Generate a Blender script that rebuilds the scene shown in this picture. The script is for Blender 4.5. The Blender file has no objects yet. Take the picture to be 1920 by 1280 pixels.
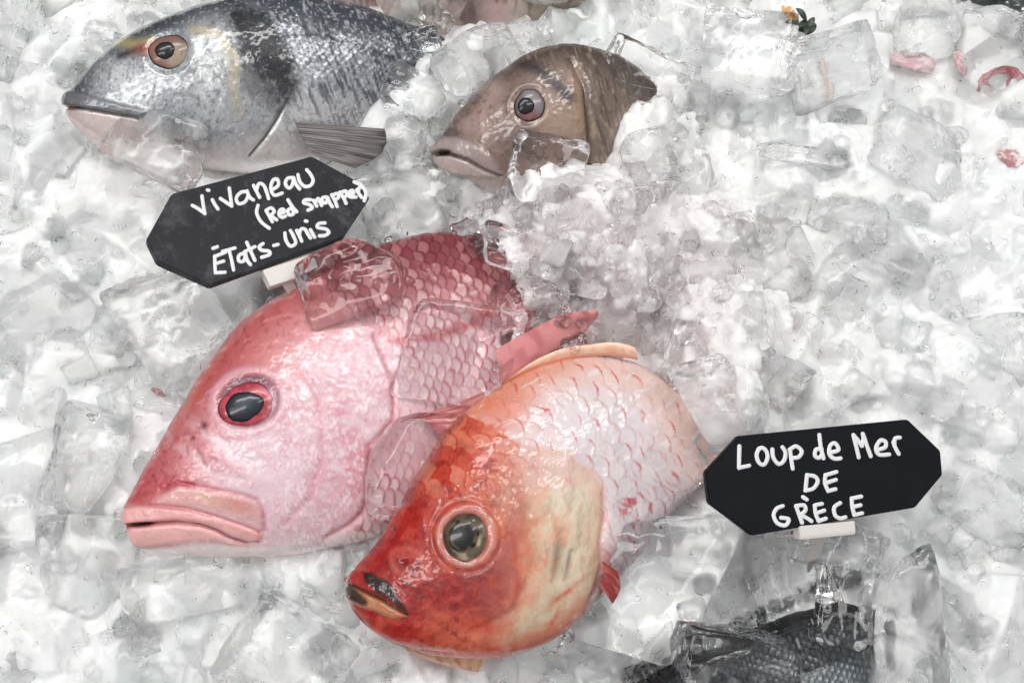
import bpy, bmesh, math, random
import numpy as np
from mathutils import Vector

random.seed(11)
RNG = np.random.default_rng(11)
C = bpy.context.scene.collection
SC = bpy.context.scene

# ------------------------------------------------------------------ camera
W_AT, DIST, TILT = 0.768, 0.85, math.radians(14)
K = W_AT / 1920.0                                   # metres per photo pixel at the target distance
CAM = np.array([0.0, -DIST * math.sin(TILT), DIST * math.cos(TILT)])
FWD = -CAM / np.linalg.norm(CAM)
RGT = np.array([1.0, 0, 0])
UPV = np.cross(RGT, FWD)
cd = bpy.data.cameras.new('camera'); cam = bpy.data.objects.new('camera', cd); C.objects.link(cam)
cam.location = CAM; cam.rotation_euler = (TILT, 0, 0)
cd.sensor_width = 36; cd.lens = 36 * DIST / W_AT; cd.clip_start = 0.01; cd.clip_end = 50
SC.camera = cam

# ------------------------------------------------------------------ world (bright shop interior) and ceiling lamps
wd = bpy.data.worlds.new('World'); SC.world = wd; wd.use_nodes = True
wn, wl = wd.node_tree.nodes, wd.node_tree.links
bg = wn['Background']
tc = wn.new('ShaderNodeTexCoord'); sx = wn.new('ShaderNodeSeparateXYZ'); cr = wn.new('ShaderNodeValToRGB')
wl.new(tc.outputs['Generated'], sx.inputs[0]); wl.new(sx.outputs['Z'], cr.inputs[0]); wl.new(cr.outputs[0], bg.inputs['Color'])
e = cr.color_ramp.elements
e[0].position = 0.0; e[0].color = (.14, .14, .15, 1)
e[1].position = 0.75; e[1].color = (.95, .96, .97, 1)
m_ = e.new(.3); m_.color = (.36, .36, .37, 1)
bg.inputs['Strength'].default_value = 0.66
def area(name, loc, sx_, sy_, power, target=(0, 0, 0)):
    l = bpy.data.lights.new(name, 'AREA'); l.shape = 'RECTANGLE'; l.size = sx_; l.size_y = sy_; l.energy = power
    l.color = (1.0, .985, .96)
    o = bpy.data.objects.new(name, l); C.objects.link(o); o.location = loc
    o.rotation_euler = (Vector(target) - Vector(loc)).to_track_quat('-Z', 'Y').to_euler(); return o
area('ceiling_lamp', (-.35, .75, 1.9), 1.8, .20, 17)
area('ceiling_lamp', (.9, .55, 1.9), .20, 1.5, 11)
area('ceiling_lamp', (-1.1, -.35, 1.8), .20, 1.4, 10)

SC.view_settings.view_transform = 'Standard'; SC.view_settings.look = 'None'
SC.view_settings.exposure = -.09; SC.view_settings.gamma = 1
SC.render.engine = 'CYCLES'
cy = SC.cycles
cy.adaptive_threshold = .035; cy.max_bounces = 26; cy.transmission_bounces = 22; cy.glossy_bounces = 18; cy.diffuse_bounces = 12; cy.transparent_max_bounces = 8
cy.sample_clamp_indirect = 20; cy.use_denoising = True; cy.blur_glossy = 0.3

# ------------------------------------------------------------------ photo pixel -> place on a real plane
def ray(px, py):
    px, py = np.asarray(px, float), np.asarray(py, float)
    a = (px - 960) * K / DIST; b = -(py - 640) * K / DIST
    return RGT * a[..., None] + UPV * b[..., None] + FWD
def on_plane(px, py, o, n):
    d = ray(px, py); t = ((np.asarray(o) - CAM) @ n) / (d @ n)
    return CAM + d * t[..., None]
def at(px, py, z=0.0):
    return on_plane(px, py, np.array([0, 0, z]), np.array([0, 0, 1.0]))
def unit(v):
    v = np.asarray(v, float); return v / np.linalg.norm(v)
def proj(p):
    d = p - CAM; t = d @ FWD
    return (d @ RGT) / t * DIST / K + 960, -(d @ UPV) / t * DIST / K + 640

# ------------------------------------------------------------------ small numpy tools
def lin(c):
    c = np.asarray(c, float) / 255.0
    return np.where(c <= .04045, c / 12.92, ((c + .055) / 1.055) ** 2.4)
def sstep(a, b, x):
    t = np.clip((x - a) / (b - a), 0, 1); return t * t * (3 - 2 * t)
def _hash(i, j, s):
    h = np.sin(i * 127.1 + j * 311.7 + s * 74.7) * 43758.5453; return h - np.floor(h)
def vnoise(x, y, s=0):
    i, j = np.floor(x), np.floor(y); f, g = x - i, y - j
    f, g = f * f * (3 - 2 * f), g * g * (3 - 2 * g)
    return (_hash(i, j, s) * (1 - f) + _hash(i + 1, j, s) * f) * (1 - g) + (_hash(i, j + 1, s) * (1 - f) + _hash(i + 1, j + 1, s) * f) * g
def fbm(x, y, s=0, o=4):
    a, r, t = .5, 0, 0
    for k in range(o):
        r = r + a * vnoise(x * 2 ** k + 17.3 * k, y * 2 ** k + 9.1 * k, s + k); t += a; a *= .5
    return r / t
def dseg(px, py, poly):
    """distance to a polyline, and the side of it (+ = right hand of its direction in photo space)"""
    best = np.full(np.shape(px), 1e9); side = np.zeros(np.shape(px)); tt = np.zeros(np.shape(px))
    n = len(poly) - 1
    for k in range(n):
        (ax, ay), (bx, by) = poly[k], poly[k + 1]
        dx, dy = bx - ax, by - ay; L = dx * dx + dy * dy + 1e-9
        t = np.clip(((px - ax) * dx + (py - ay) * dy) / L, 0, 1)
        d = np.hypot(px - ax - t * dx, py - ay - t * dy)
        cr_ = dx * (py - ay) - dy * (px - ax)
        m = d < best
        best = np.where(m, d, best); side = np.where(m, np.sign(cr_), side); tt = np.where(m, (k + t) / n, tt)
    return best, side, tt
def inside(px, py, poly):
    r = np.zeros(np.shape(px), bool); n = len(poly)
    for k in range(n):
        (ax, ay), (bx, by) = poly[k], poly[(k + 1) % n]
        c = ((ay > py) != (by > py)) & (px < (bx - ax) * (py - ay) / (by - ay + 1e-12) + ax)
        r ^= c
    return r
def sdf(px, py, poly):
    d, _, _ = dseg(px, py, list(poly) + [poly[0]]); return np.where(inside(px, py, poly), -d, d)
def smooth(poly, n=90):
    return [tuple(q) for q in catmull(poly, n, True)]
def blob(px, py, cx, cy_, rx, ry, rot=0):
    c, s = math.cos(math.radians(rot)), math.sin(math.radians(rot))
    x, y = px - cx, py - cy_
    return np.exp(-(((x * c + y * s) / rx) ** 2 + ((-x * s + y * c) / ry) ** 2))
def rad(px, py, cx, cy_, rx, ry, rot=0):
    c, s = math.cos(math.radians(rot)), math.sin(math.radians(rot))
    x, y = px - cx, py - cy_
    return np.hypot((x * c + y * s) / rx, (-x * s + y * c) / ry)
def mixc(col, c, m):
    m = np.clip(m, 0, 1)[..., None]; return col * (1 - m) + lin(c) * m
def catmull(pts, n, closed=False):
    P = np.asarray(pts, float); N = len(P)
    t = np.linspace(0, N if closed else N - 1, n, endpoint=not closed); i = np.minimum(np.floor(t).astype(int), N - 1 if closed else N - 2); f = (t - i)[:, None]
    g = (lambda k: P[k % N]) if closed else (lambda k: P[np.clip(k, 0, N - 1)])
    a, b, c, d = g(i - 1), g(i), g(i + 1), g(i + 2)
    return .5 * (2 * b + (c - a) * f + (2 * a - 5 * b + 4 * c - d) * f ** 2 + (-a + 3 * b - 3 * c + d) * f ** 3)
def scales(a, b, R):
    """overlapping fish scales in body coordinates; returns d (0 centre .. 1 free edge), random per scale, local (u, v)"""
    dx, dy = R * .95, R * 1.62
    k0 = np.floor(a / dx)
    done = np.zeros(a.shape, bool); D = np.ones(a.shape); rnd = np.zeros(a.shape); U = np.zeros(a.shape); V = np.zeros(a.shape)
    for q in range(-2, 3):
        k = k0 + q; off = (k % 2) * .5
        r = np.round(b / dy - off); ca = k * dx; cb = (r + off) * dy
        d = np.hypot(a - ca, b - cb) / R
        m = (~done) & (d < 1)
        D = np.where(m, d, D); rnd = np.where(m, _hash(k, r, 3), rnd); U = np.where(m, (a - ca) / R, U); V = np.where(m, (b - cb) / R, V)
        done |= m
    return D, rnd, U, V

# ------------------------------------------------------------------ mesh and object helpers
def mesh_np(name, V, F, smooth=True, col=None, extra=None):
    me = bpy.data.meshes.new(name)
    V = np.asarray(V, np.float32)
    F = np.asarray(F, np.int32); n, k = F.shape
    me.vertices.add(len(V)); me.vertices.foreach_set('co', V.ravel())
    me.loops.add(n * k); me.loops.foreach_set('vertex_index', F.ravel())
    me.polygons.add(n); me.polygons.foreach_set('loop_start', np.arange(0, n * k, k, dtype=np.int32))
    try: me.polygons.foreach_set('loop_total', np.full(n, k, np.int32))
    except Exception: pass
    me.polygons.foreach_set('use_smooth', np.full(n, smooth))
    me.update(calc_edges=True); me.validate()
    if col is not None:
        a = me.color_attributes.new('Col', 'FLOAT_COLOR', 'POINT')
        a.data.foreach_set('color', np.c_[col, np.ones(len(col))].astype(np.float32).ravel())
    if extra is not None:
        a = me.attributes.new('Gloss', 'FLOAT', 'POINT'); a.data.foreach_set('value', np.asarray(extra, np.float32))
    return me
def obj(name, me, mat, parent=None):
    o = bpy.data.objects.new(name, me); C.objects.link(o)
    if mat and not me.materials: me.materials.append(mat)
    if parent is not None:
        o.parent = parent
    return o
def tag(o, label=None, cat=None, group=None, kind=None):
    if label: o['label'] = label
    if cat: o['category'] = cat
    if group: o['group'] = group
    if kind: o['kind'] = kind
    return o
def thing(name, label, cat, loc=(0, 0, 0), group=None):
    o = bpy.data.objects.new(name, None); C.objects.link(o); o.location = loc; o.empty_display_size = .02
    return tag(o, label, cat, group)

# ------------------------------------------------------------------ materials
def nodes(name):
    m = bpy.data.materials.new(name); m.use_nodes = True
    return m, m.node_tree.nodes, m.node_tree.links, m.node_tree.nodes['Principled BSDF']
def setp(b, **k):
    for n, v in k.items():
        b.inputs[n.replace('_', ' ')].default_value = v
def fish_mat(name, rough=.34, coat=.5, sss=.12, bump=.25, scale=900, metal=0.0):
    m, n, l, b = nodes(name)
    a = n.new('ShaderNodeAttribute'); a.attribute_name = 'Col'; l.new(a.outputs['Color'], b.inputs['Base Color'])
    g = n.new('ShaderNodeAttribute'); g.attribute_name = 'Gloss'
    mr = n.new('ShaderNodeMapRange'); mr.inputs[3].default_value = rough + .14; mr.inputs[4].default_value = max(rough - .14, .08)
    l.new(g.outputs['Fac'], mr.inputs[0]); l.new(mr.outputs[0], b.inputs['Roughness'])
    mm = n.new('ShaderNodeMath'); mm.operation = 'MULTIPLY'; mm.inputs[1].default_value = metal
    l.new(g.outputs['Fac'], mm.inputs[0]); l.new(mm.outputs[0], b.inputs['Metallic'])
    setp(b, Coat_Weight=coat, Coat_Roughness=.09, Subsurface_Weight=sss, Subsurface_Scale=.004, IOR=1.42)
    b.inputs['Subsurface Radius'].default_value = (1, .4, .3)
    t = n.new('ShaderNodeTexCoord'); z = n.new('ShaderNodeTexNoise'); z.inputs['Scale'].default_value = scale; z.inputs['Detail'].default_value = 3
    bp = n.new('ShaderNodeBump'); bp.inputs['Strength'].default_value = bump; bp.inputs['Distance'].default_value = .0006
    l.new(t.outputs['Object'], z.inputs['Vector']); l.new(z.outputs['Fac'], bp.inputs['Height']); l.new(bp.outputs[0], b.inputs['Normal'])
    z2 = n.new('ShaderNodeTexNoise'); z2.inputs['Scale'].default_value = 160; z2.inputs['Detail'].default_value = 2
    b2 = n.new('ShaderNodeBump'); b2.inputs['Strength'].default_value = .12; b2.inputs['Distance'].default_value = .0012
    l.new(t.outputs['Object'], z2.inputs['Vector']); l.new(z2.outputs['Fac'], b2.inputs['Height']); l.new(b2.outputs[0], b.inputs['Coat Normal'])
    return m
def plain(name, rgb, rough=.5, coat=0., noise=0., **k):
    m, n, l, b = nodes(name)
    c = lin(rgb); b.inputs['Base Color'].default_value = (*c, 1); setp(b, Roughness=rough, Coat_Weight=coat, **k)
    if noise:
        t = n.new('ShaderNodeTexCoord'); z = n.new('ShaderNodeTexNoise'); z.inputs['Scale'].default_value = 60; z.inputs['Detail'].default_value = 5
        r = n.new('ShaderNodeValToRGB'); r.color_ramp.elements[0].position = .3; r.color_ramp.elements[1].position = .75
        r.color_ramp.elements[0].color = (*(c * (1 - noise)), 1); r.color_ramp.elements[1].color = (*np.minimum(c * (1 + noise), 1), 1)
        l.new(t.outputs['Object'], z.inputs['Vector']); l.new(z.outputs['Fac'], r.inputs[0]); l.new(r.outputs[0], b.inputs['Base Color'])
    return m
def ice_mat(name, cloud=(.45, .62), cloud_amt=.9, cloud_lo=0.0, rough=.02, frost=.12, nscale=30, bump=.12, grain=0.0, deep=None, tint=(.996, 1, .999), white=(.93, .95, .945)):
    """clear wet ice with milky veils: glass where a 3D noise is low, scattering white where it is high; pink light bleeding off the red fish is put into the colour"""
    m, n, l, b = nodes(name)
    out = n['Material Output']
    t = n.new('ShaderNodeTexCoord'); oi = n.new('ShaderNodeObjectInfo'); geo = n.new('ShaderNodeNewGeometry')
    add = n.new('ShaderNodeVectorMath'); add.operation = 'ADD'
    mul = n.new('ShaderNodeVectorMath'); mul.operation = 'SCALE'; mul.inputs['Scale'].default_value = 9.0
    cx = n.new('ShaderNodeCombineXYZ')
    for q in range(3): l.new(oi.outputs['Random'], cx.inputs[q])
    l.new(cx.outputs[0], mul.inputs[0]); l.new(geo.outputs['Position'], add.inputs[0]); l.new(mul.outputs[0], add.inputs[1])
    def noise(sc, det=3, dist=0):
        z = n.new('ShaderNodeTexNoise'); z.inputs['Scale'].default_value = sc; z.inputs['Detail'].default_value = det; z.inputs['Distortion'].default_value = dist
        l.new(add.outputs[0], z.inputs['Vector']); return z
    def mrange(src, a, b_, c, d):
        r = n.new('ShaderNodeMapRange'); r.interpolation_type = 'SMOOTHSTEP'
        for k, v in zip((1, 2, 3, 4), (a, b_, c, d)): r.inputs[k].default_value = v
        l.new(src, r.inputs[0]); return r.outputs[0]
    fac = mrange(noise(nscale, 4, .6).outputs['Fac'], cloud[0], cloud[1], cloud_lo, cloud_amt)
    rg = mrange(noise(nscale * 1.7).outputs['Fac'], .5, .66, rough, rough + frost)
    # pink light scattered from the red fish, painted into the ice by distance
    ds = n.new('ShaderNodeVectorMath'); ds.operation = 'DISTANCE'; ds.inputs[1].default_value = PINK_BLEED; l.new(geo.outputs['Position'], ds.inputs[0])
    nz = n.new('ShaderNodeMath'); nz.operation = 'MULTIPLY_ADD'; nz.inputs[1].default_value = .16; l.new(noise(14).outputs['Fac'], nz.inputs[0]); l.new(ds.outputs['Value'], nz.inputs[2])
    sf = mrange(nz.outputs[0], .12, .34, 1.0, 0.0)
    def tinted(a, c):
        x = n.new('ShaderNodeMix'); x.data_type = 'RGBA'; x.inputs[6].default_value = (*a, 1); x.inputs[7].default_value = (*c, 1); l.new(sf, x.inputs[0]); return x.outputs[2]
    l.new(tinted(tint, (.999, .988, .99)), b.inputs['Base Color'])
    setp(b, Transmission_Weight=1.0, IOR=1.31); l.new(rg, b.inputs['Roughness'])
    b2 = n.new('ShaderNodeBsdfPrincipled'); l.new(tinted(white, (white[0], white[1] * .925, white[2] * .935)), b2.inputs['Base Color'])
    if deep:                                                         # clearer, darker patches between dense white ones
        dm = n.new('ShaderNodeMix'); dm.data_type = 'RGBA'; dm.blend_type = 'MULTIPLY'; dm.inputs[7].default_value = (*[a / b_ for a, b_ in zip(deep, white)], 1)
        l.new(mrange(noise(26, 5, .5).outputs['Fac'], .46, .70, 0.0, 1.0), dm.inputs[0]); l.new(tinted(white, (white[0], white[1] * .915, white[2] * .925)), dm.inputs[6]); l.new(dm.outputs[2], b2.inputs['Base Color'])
    setp(b2, Roughness=.10, Specular_IOR_Level=.6, IOR=1.31, Subsurface_Weight=1.0, Subsurface_Scale=.010); b2.inputs['Subsurface Radius'].default_value = (1, 1, 1)
    bp = n.new('ShaderNodeBump'); bp.inputs['Strength'].default_value = bump; bp.inputs['Distance'].default_value = .004
    l.new(noise(48, 2).outputs['Fac'], bp.inputs['Height'])
    vz = n.new('ShaderNodeTexVoronoi'); vz.inputs['Scale'].default_value = 130; l.new(add.outputs[0], vz.inputs['Vector'])
    bv = n.new('ShaderNodeBump'); bv.inputs['Strength'].default_value = grain; bv.inputs['Distance'].default_value = .003; l.new(vz.outputs['Distance'], bv.inputs['Height']); l.new(bp.outputs[0], bv.inputs['Normal']); bp = bv
    for q in (b, b2): l.new(bp.outputs[0], q.inputs['Normal'])
    if cloud_amt >= 1:
        l.new(b2.outputs[0], out.inputs['Surface']); return m
    if cloud_amt <= 0:
        l.new(b.outputs[0], out.inputs['Surface']); return m
    mx = n.new('ShaderNodeMixShader'); l.new(fac, mx.inputs[0]); l.new(b.outputs[0], mx.inputs[1]); l.new(b2.outputs[0], mx.inputs[2])
    l.new(mx.outputs[0], out.inputs['Surface'])
    return m
PINK_BLEED = tuple(float(q) for q in at(1130, 560, .02))
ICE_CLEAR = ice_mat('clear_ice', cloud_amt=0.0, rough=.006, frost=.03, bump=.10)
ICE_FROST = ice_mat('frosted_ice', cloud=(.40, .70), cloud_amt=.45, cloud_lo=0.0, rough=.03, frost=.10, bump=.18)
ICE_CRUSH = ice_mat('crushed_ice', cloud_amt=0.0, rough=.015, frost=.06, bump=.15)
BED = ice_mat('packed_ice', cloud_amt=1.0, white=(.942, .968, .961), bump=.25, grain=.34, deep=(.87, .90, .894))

# ------------------------------------------------------------------ the fish builder
HITS = []                                            # (vertices) of what ice can rest on
class Fish:
    def __init__(s, stations, z, thick, L=None, nS=420, nT=330, tail_dip=0.0, tilt=.78, texp=.9):
        T = np.array([a for a, b in stations], float); B = np.array([b for a, b in stations], float)
        # even spacing along the middle line
        M = catmull((T + B) / 2, 2000); acc = np.r_[0, np.cumsum(np.hypot(*np.diff(M, axis=0).T))]
        Tc, Bc = catmull(T, 2000), catmull(B, 2000)
        u = np.linspace(0, 1, nS) ; u = u * .75 + .25 * u ** 1.6
        s.Ls = acc[-1]
        at_ = u * acc[-1]
        f = lambda P: np.c_[np.interp(at_, acc, P[:, 0]), np.interp(at_, acc, P[:, 1])]
        T, B = f(Tc), f(Bc)
        near = np.linspace(0, math.pi, nT); near = near - .18 * np.sin(2 * near)          # closer rows at both edges
        far = np.linspace(math.pi, 2 * math.pi, 40)[1:-1]
        th = np.r_[near, far]; s.nT, s.nTh, s.nS = nT, len(th), nS
        c, sn = np.cos(th), np.sin(th)
        mid, half = (T + B) / 2, (T - B) / 2
        px = mid[:, None, :] + half[:, None, :] * c[None, :, None]
        s.px, s.py = px[..., 0], px[..., 1]
        o = at(*M[900], z); n = unit(tilt * unit(CAM - o) + (1 - tilt) * np.array([0, 0, 1.0]))
        s.o, s.n = o, n
        base = on_plane(s.px, s.py, o, n)
        dep = np.linalg.norm(on_plane(T[:, 0], T[:, 1], o, n) - on_plane(B[:, 0], B[:, 1], o, n), axis=1)
        uu = at_ / acc[-1]
        tk = thick * np.interp(uu, [0, .02, .06, .12, .22, .38, .6, .8, 1], [.12, .30, .46, .62, .84, 1, .86, .5, .12])
        tk = np.minimum(tk, dep * .5)
        h = tk[:, None] * np.sign(sn) * np.abs(sn) ** texp
        s.uu = np.repeat(uu[:, None], len(th), 1)
        dip = tail_dip * sstep(.55, 1, s.uu)
        s.P = base + n * h[..., None] - n * dip[..., None]
        s.a = np.repeat(at_[:, None], len(th), 1)                       # body coordinates in photo pixels
        s.b = (np.linalg.norm(half, axis=1)[:, None] * c[None, :]) * .6 + .4 * c[None, :] * np.percentile(np.linalg.norm(half, axis=1), 75)
        s.front = np.repeat((sn >= -1e-6)[None, :], nS, 0)
        s.D = np.zeros(s.px.shape); s.col = np.zeros(s.px.shape + (3,)); s.gl = np.full(s.px.shape, .5)
    def normals(s):
        dS = np.gradient(s.P, axis=0); dT = (np.roll(s.P, -1, 1) - np.roll(s.P, 1, 1))
        N = np.cross(dT, dS); N /= np.linalg.norm(N, axis=2, keepdims=True) + 1e-12
        if (N[s.nS // 2, s.nT // 2] @ s.n) < 0: N = -N
        return N
    def build(s, name, mat, parent):
        D = np.where(s.front, s.D, 0) * sstep(0, .05, np.abs(np.sin(np.linspace(0, 1, 3)[1] * math.pi)) + 0 * s.uu)
        P = s.P + s.normals() * D[..., None]
        s.Pd = P
        n, t = s.nS, s.nTh
        V = np.concatenate([P.reshape(-1, 3), [P[0].mean(0), P[-1].mean(0)]])
        i, j = np.meshgrid(np.arange(n - 1), np.arange(t), indexing='ij'); j2 = (j + 1) % t
        F = np.stack([i * t + j, (i + 1) * t + j, (i + 1) * t + j2, i * t + j2], -1).reshape(-1, 4)
        # end caps as quads degenerate-free: fan of triangles written as a second small mesh is avoided, use tri fans via bmesh-less n-gons
        if (np.cross(V[F[n * t // 3, 1]] - V[F[n * t // 3, 0]], V[F[n * t // 3, 3]] - V[F[n * t // 3, 0]]) @ (V[F[n * t // 3, 0]] - s.o)) < 0: F = F[:, ::-1]
        s.col = np.clip(s.col, 0, 1) ** 1.06
        col = np.concatenate([s.col.reshape(-1, 3), [s.col[0].mean(0), s.col[-1].mean(0)]])
        gl = np.r_[s.gl.ravel(), .5, .5]
        me = mesh_np(name, V, F, True, col, gl)
        bm = bmesh.new(); bm.from_mesh(me); bm.verts.ensure_lookup_table()
        for base, cen in ((0, n * t), ((n - 1) * t, n * t + 1)):
            for q in range(t):
                try: f = bm.faces.new((bm.verts[base + q], bm.verts[base + (q + 1) % t], bm.verts[cen])); f.smooth = True
                except ValueError: pass
        bmesh.ops.recalc_face_normals(bm, faces=bm.faces); bm.to_mesh(me); bm.free()
        HITS.append(V)
        return obj(name, me, mat, parent)
    def top(s, x, y):
        """surface point of the near flank closest to photo pixel x, y and its normal"""
        k = np.argmin(np.where(s.front, np.hypot(s.px - x, s.py - y), 1e9)); N = s.normals().reshape(-1, 3)[k]
        return s.P.reshape(-1, 3)[k], N

def dome(name, fish, x, y, rx, ry, hgt, colfun, mat, parent, rot=0, lift=0.0, inset=0.0, flat=.55, sub=None):
    """a lens-shaped eye seated in the flank at photo pixel x, y; colours by radius"""
    p, N = fish.top(x, y); N = unit(.55 * N + .45 * fish.n)
    ax = unit(on_plane(x + 10, y, fish.o, fish.n) - on_plane(x, y, fish.o, fish.n)); ax = unit(ax - N * (ax @ N)); ay = np.cross(N, ax)
    c, s_ = math.cos(math.radians(-rot)), math.sin(math.radians(-rot)); a1, a2 = ax * c + ay * s_, -ax * s_ + ay * c
    nr, na = 34, 96
    r = np.linspace(0, 1, nr)[1:]; t = np.linspace(0, 2 * math.pi, na, endpoint=False)
    R, Tt = np.meshgrid(r, t, indexing='ij')
    wob = 1 + .045 * np.sin(Tt * 2 + 1) + .03 * np.sin(Tt * 3 + rx) + .015 * np.sin(Tt * 7)
    X, Y = R * np.cos(Tt) * wob, R * np.sin(Tt) * wob
    H = hgt * np.sqrt(np.maximum(1 - R ** 2 * .98, 0)) - hgt * .15
    V = p + N * (lift - inset) + (X * rx * K)[..., None] * a1 + (Y * ry * K)[..., None] * a2 + H[..., None] * N
    V = np.concatenate([V.reshape(-1, 3), [p + N * (lift - inset + hgt * .85)]])
    i, j = np.meshgrid(np.arange(nr - 2), np.arange(na), indexing='ij'); j2 = (j + 1) % na
    F = np.stack([i * na + j, (i + 1) * na + j, (i + 1) * na + j2, i * na + j2], -1).reshape(-1, 4)
    col = colfun(R, Tt).reshape(-1, 3); col = np.concatenate([col, [col[0]]])
    me = mesh_np(name, V, F, True, col, np.full(len(V), .8))
    bm = bmesh.new(); bm.from_mesh(me); bm.verts.ensure_lookup_table(); cn = len(V) - 1
    for q in range(na):
        f = bm.faces.new((bm.verts[q], bm.verts[(q + 1) % na], bm.verts[cn])); f.smooth = True
    bmesh.ops.recalc_face_normals(bm, faces=bm.faces)
    bm.to_mesh(me); bm.free()
    return obj(name, me, mat, parent)

def fin(name, fish, base, tip, mat, parent, h0, h1, colf, nu=60, nv=50, thick=.0009, ripple=.0008, rays=16):
    """a rayed fin: a thin curved sheet between two traced edges, h0/h1 its height over the mid-plane at base and tip"""
    A, Bq = catmull(base, nu), catmull(tip, nu); v = np.linspace(0, 1, nv)
    px = A[:, None, :] * (1 - v)[None, :, None] + Bq[:, None, :] * v[None, :, None]
    U, Vv = np.meshgrid(np.linspace(0, 1, nu), v, indexing='ij')
    P = on_plane(px[..., 0], px[..., 1], fish.o, fish.n)
    h = h0 + (h1 - h0) * Vv + ripple * np.sin(U * rays * 2 * math.pi) * (.3 + .7 * (1 - Vv)) + .002 * np.sin(Vv * math.pi)
    P = P + fish.n * h[..., None]
    col = colf(U, Vv, px[..., 0], px[..., 1]).reshape(-1, 3)
    back = P - fish.n * thick
    i, j = np.meshgrid(np.arange(nu - 1), np.arange(nv - 1), indexing='ij')
    F = np.stack([i * nv + j, (i + 1) * nv + j, (i + 1) * nv + j + 1, i * nv + j + 1], -1).reshape(-1, 4)
    n = nu * nv
    rim = [(a, b) for a, b in zip(range(nv - 1), range(1, nv))] + [(k * nv + nv - 1, (k + 1) * nv + nv - 1) for k in range(nu - 1)]
    rim += [((nu - 1) * nv + k + 1, (nu - 1) * nv + k) for k in range(nv - 1)] + [((k + 1) * nv, k * nv) for k in range(nu - 1)]
    S = np.array([(a, b, b + n, a + n) for a, b in rim])
    V = np.concatenate([P.reshape(-1, 3), back.reshape(-1, 3)])
    me = mesh_np(name, V, np.concatenate([F, F[:, ::-1] + n, S]), True, np.concatenate([col, col]), np.full(2 * n, .5))
    bm = bmesh.new(); bm.from_mesh(me); bmesh.ops.recalc_face_normals(bm, faces=bm.faces); bm.to_mesh(me); bm.free()
    HITS.append(P.reshape(-1, 3))
    return obj(name, me, mat, parent)

def mm(x): return x * .001

# ================================================================== ICE BED (the surface everything rests on)
def bed_height(x, y):
    px, py = 960 + x / K, 640 - y / K
    return .008 * (fbm(x * 9 + 5, y * 9, 2, 3) - .5) + .012 * sstep(.05, .3, x) * sstep(-.22, .0, y) + .046 * np.exp(-((px - 1130) / 190) ** 2 - ((py - 450) / 105) ** 2) + .016 * np.exp(-((px - 800) / 120) ** 2 - ((py - 370) / 60) ** 2) + .062 * np.exp(-((px - 1610) / 48) ** 2 - ((py - 1265) / 50) ** 2) + .034 * np.exp(-((px - 1770) / 75) ** 2 - ((py - 1180) / 120) ** 2) + .088 * np.exp(-((px - 1362) / 56) ** 2 - ((py - 775) / 125) ** 2) + .052 * np.exp(-((px - 885) / 55) ** 2 - ((py - 75) / 55) ** 2) + .034 * np.exp(-((px - 1050) / 70) ** 2 - ((py - 500) / 62) ** 2) + .050 * np.exp(-((px - 1245) / 48) ** 2 - ((py - 215) / 80) ** 2)
def build_bed():
    nx, ny = 1300, 950
    gx = np.linspace(-.62, .62, nx); gy = np.linspace(-.44, .46, ny)
    X, Y = np.meshgrid(gx, gy, indexing='ij'); H = bed_height(X, Y) - .016
    r = np.random.default_rng(4)
    for q_ in range(9000):                                           # a heap of fused half-melted lumps, large to fine
        cx, cy_ = r.uniform(-.62, .62), r.uniform(-.44, .46)
        R = r.uniform(.014, .05) if q_ < 900 else r.uniform(.006, .016) if q_ < 3600 else r.uniform(.0025, .007)
        if q_ >= 3600 and r.random() < .75: cx, cy_ = r.normal(.06, .14), r.normal(.08, .08)
        i0, i1 = np.searchsorted(gx, [cx - R, cx + R]); j0, j1 = np.searchsorted(gy, [cy_ - R, cy_ + R])
        if i1 - i0 < 2 or j1 - j0 < 2: continue
        x, y = X[i0:i1, j0:j1] - cx, Y[i0:i1, j0:j1] - cy_
        z0 = bed_height(np.array(cx), np.array(cy_)) - .016 + r.uniform(-.004, .006) if q_ < 900 else H[(i0 + i1) // 2, (j0 + j1) // 2] - R * r.uniform(.1, .45)
        pl = np.full(x.shape, 1e9)
        for _k in range(4):
            a = r.uniform(0, 6.28); sl = r.uniform(.1, 1.3)
            pl = np.minimum(pl, R * .45 * r.uniform(.6, 1) - sl * (x * math.cos(a) + y * math.sin(a)) * .8)
        h = z0 + pl - r.uniform(.1, .5) * (x * x + y * y) / R
        old = H[i0:i1, j0:j1]; k_ = .0006; H[i0:i1, j0:j1] = np.where(np.abs(old - h) < k_, np.maximum(old, h) + (k_ - np.abs(old - h)) ** 2 / (4 * k_), np.maximum(old, h))
    for _ in range(1):
        H[1:-1, 1:-1] = (H[1:-1, 1:-1] * 2 + H[:-2, 1:-1] + H[2:, 1:-1] + H[1:-1, :-2] + H[1:-1, 2:]) / 6
    V = np.stack([X, Y, H], -1).reshape(-1, 3)
    i, j = np.meshgrid(np.arange(nx - 1), np.arange(ny - 1), indexing='ij')
    F = np.stack([i * ny + j, (i + 1) * ny + j, (i + 1) * ny + j + 1, i * ny + j + 1], -1).reshape(-1, 4)
    HITS.append(V)
    return mesh_np('ice_bed', V, F)
tag(obj('ice_bed', build_bed(), BED), kind='structure')

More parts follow.
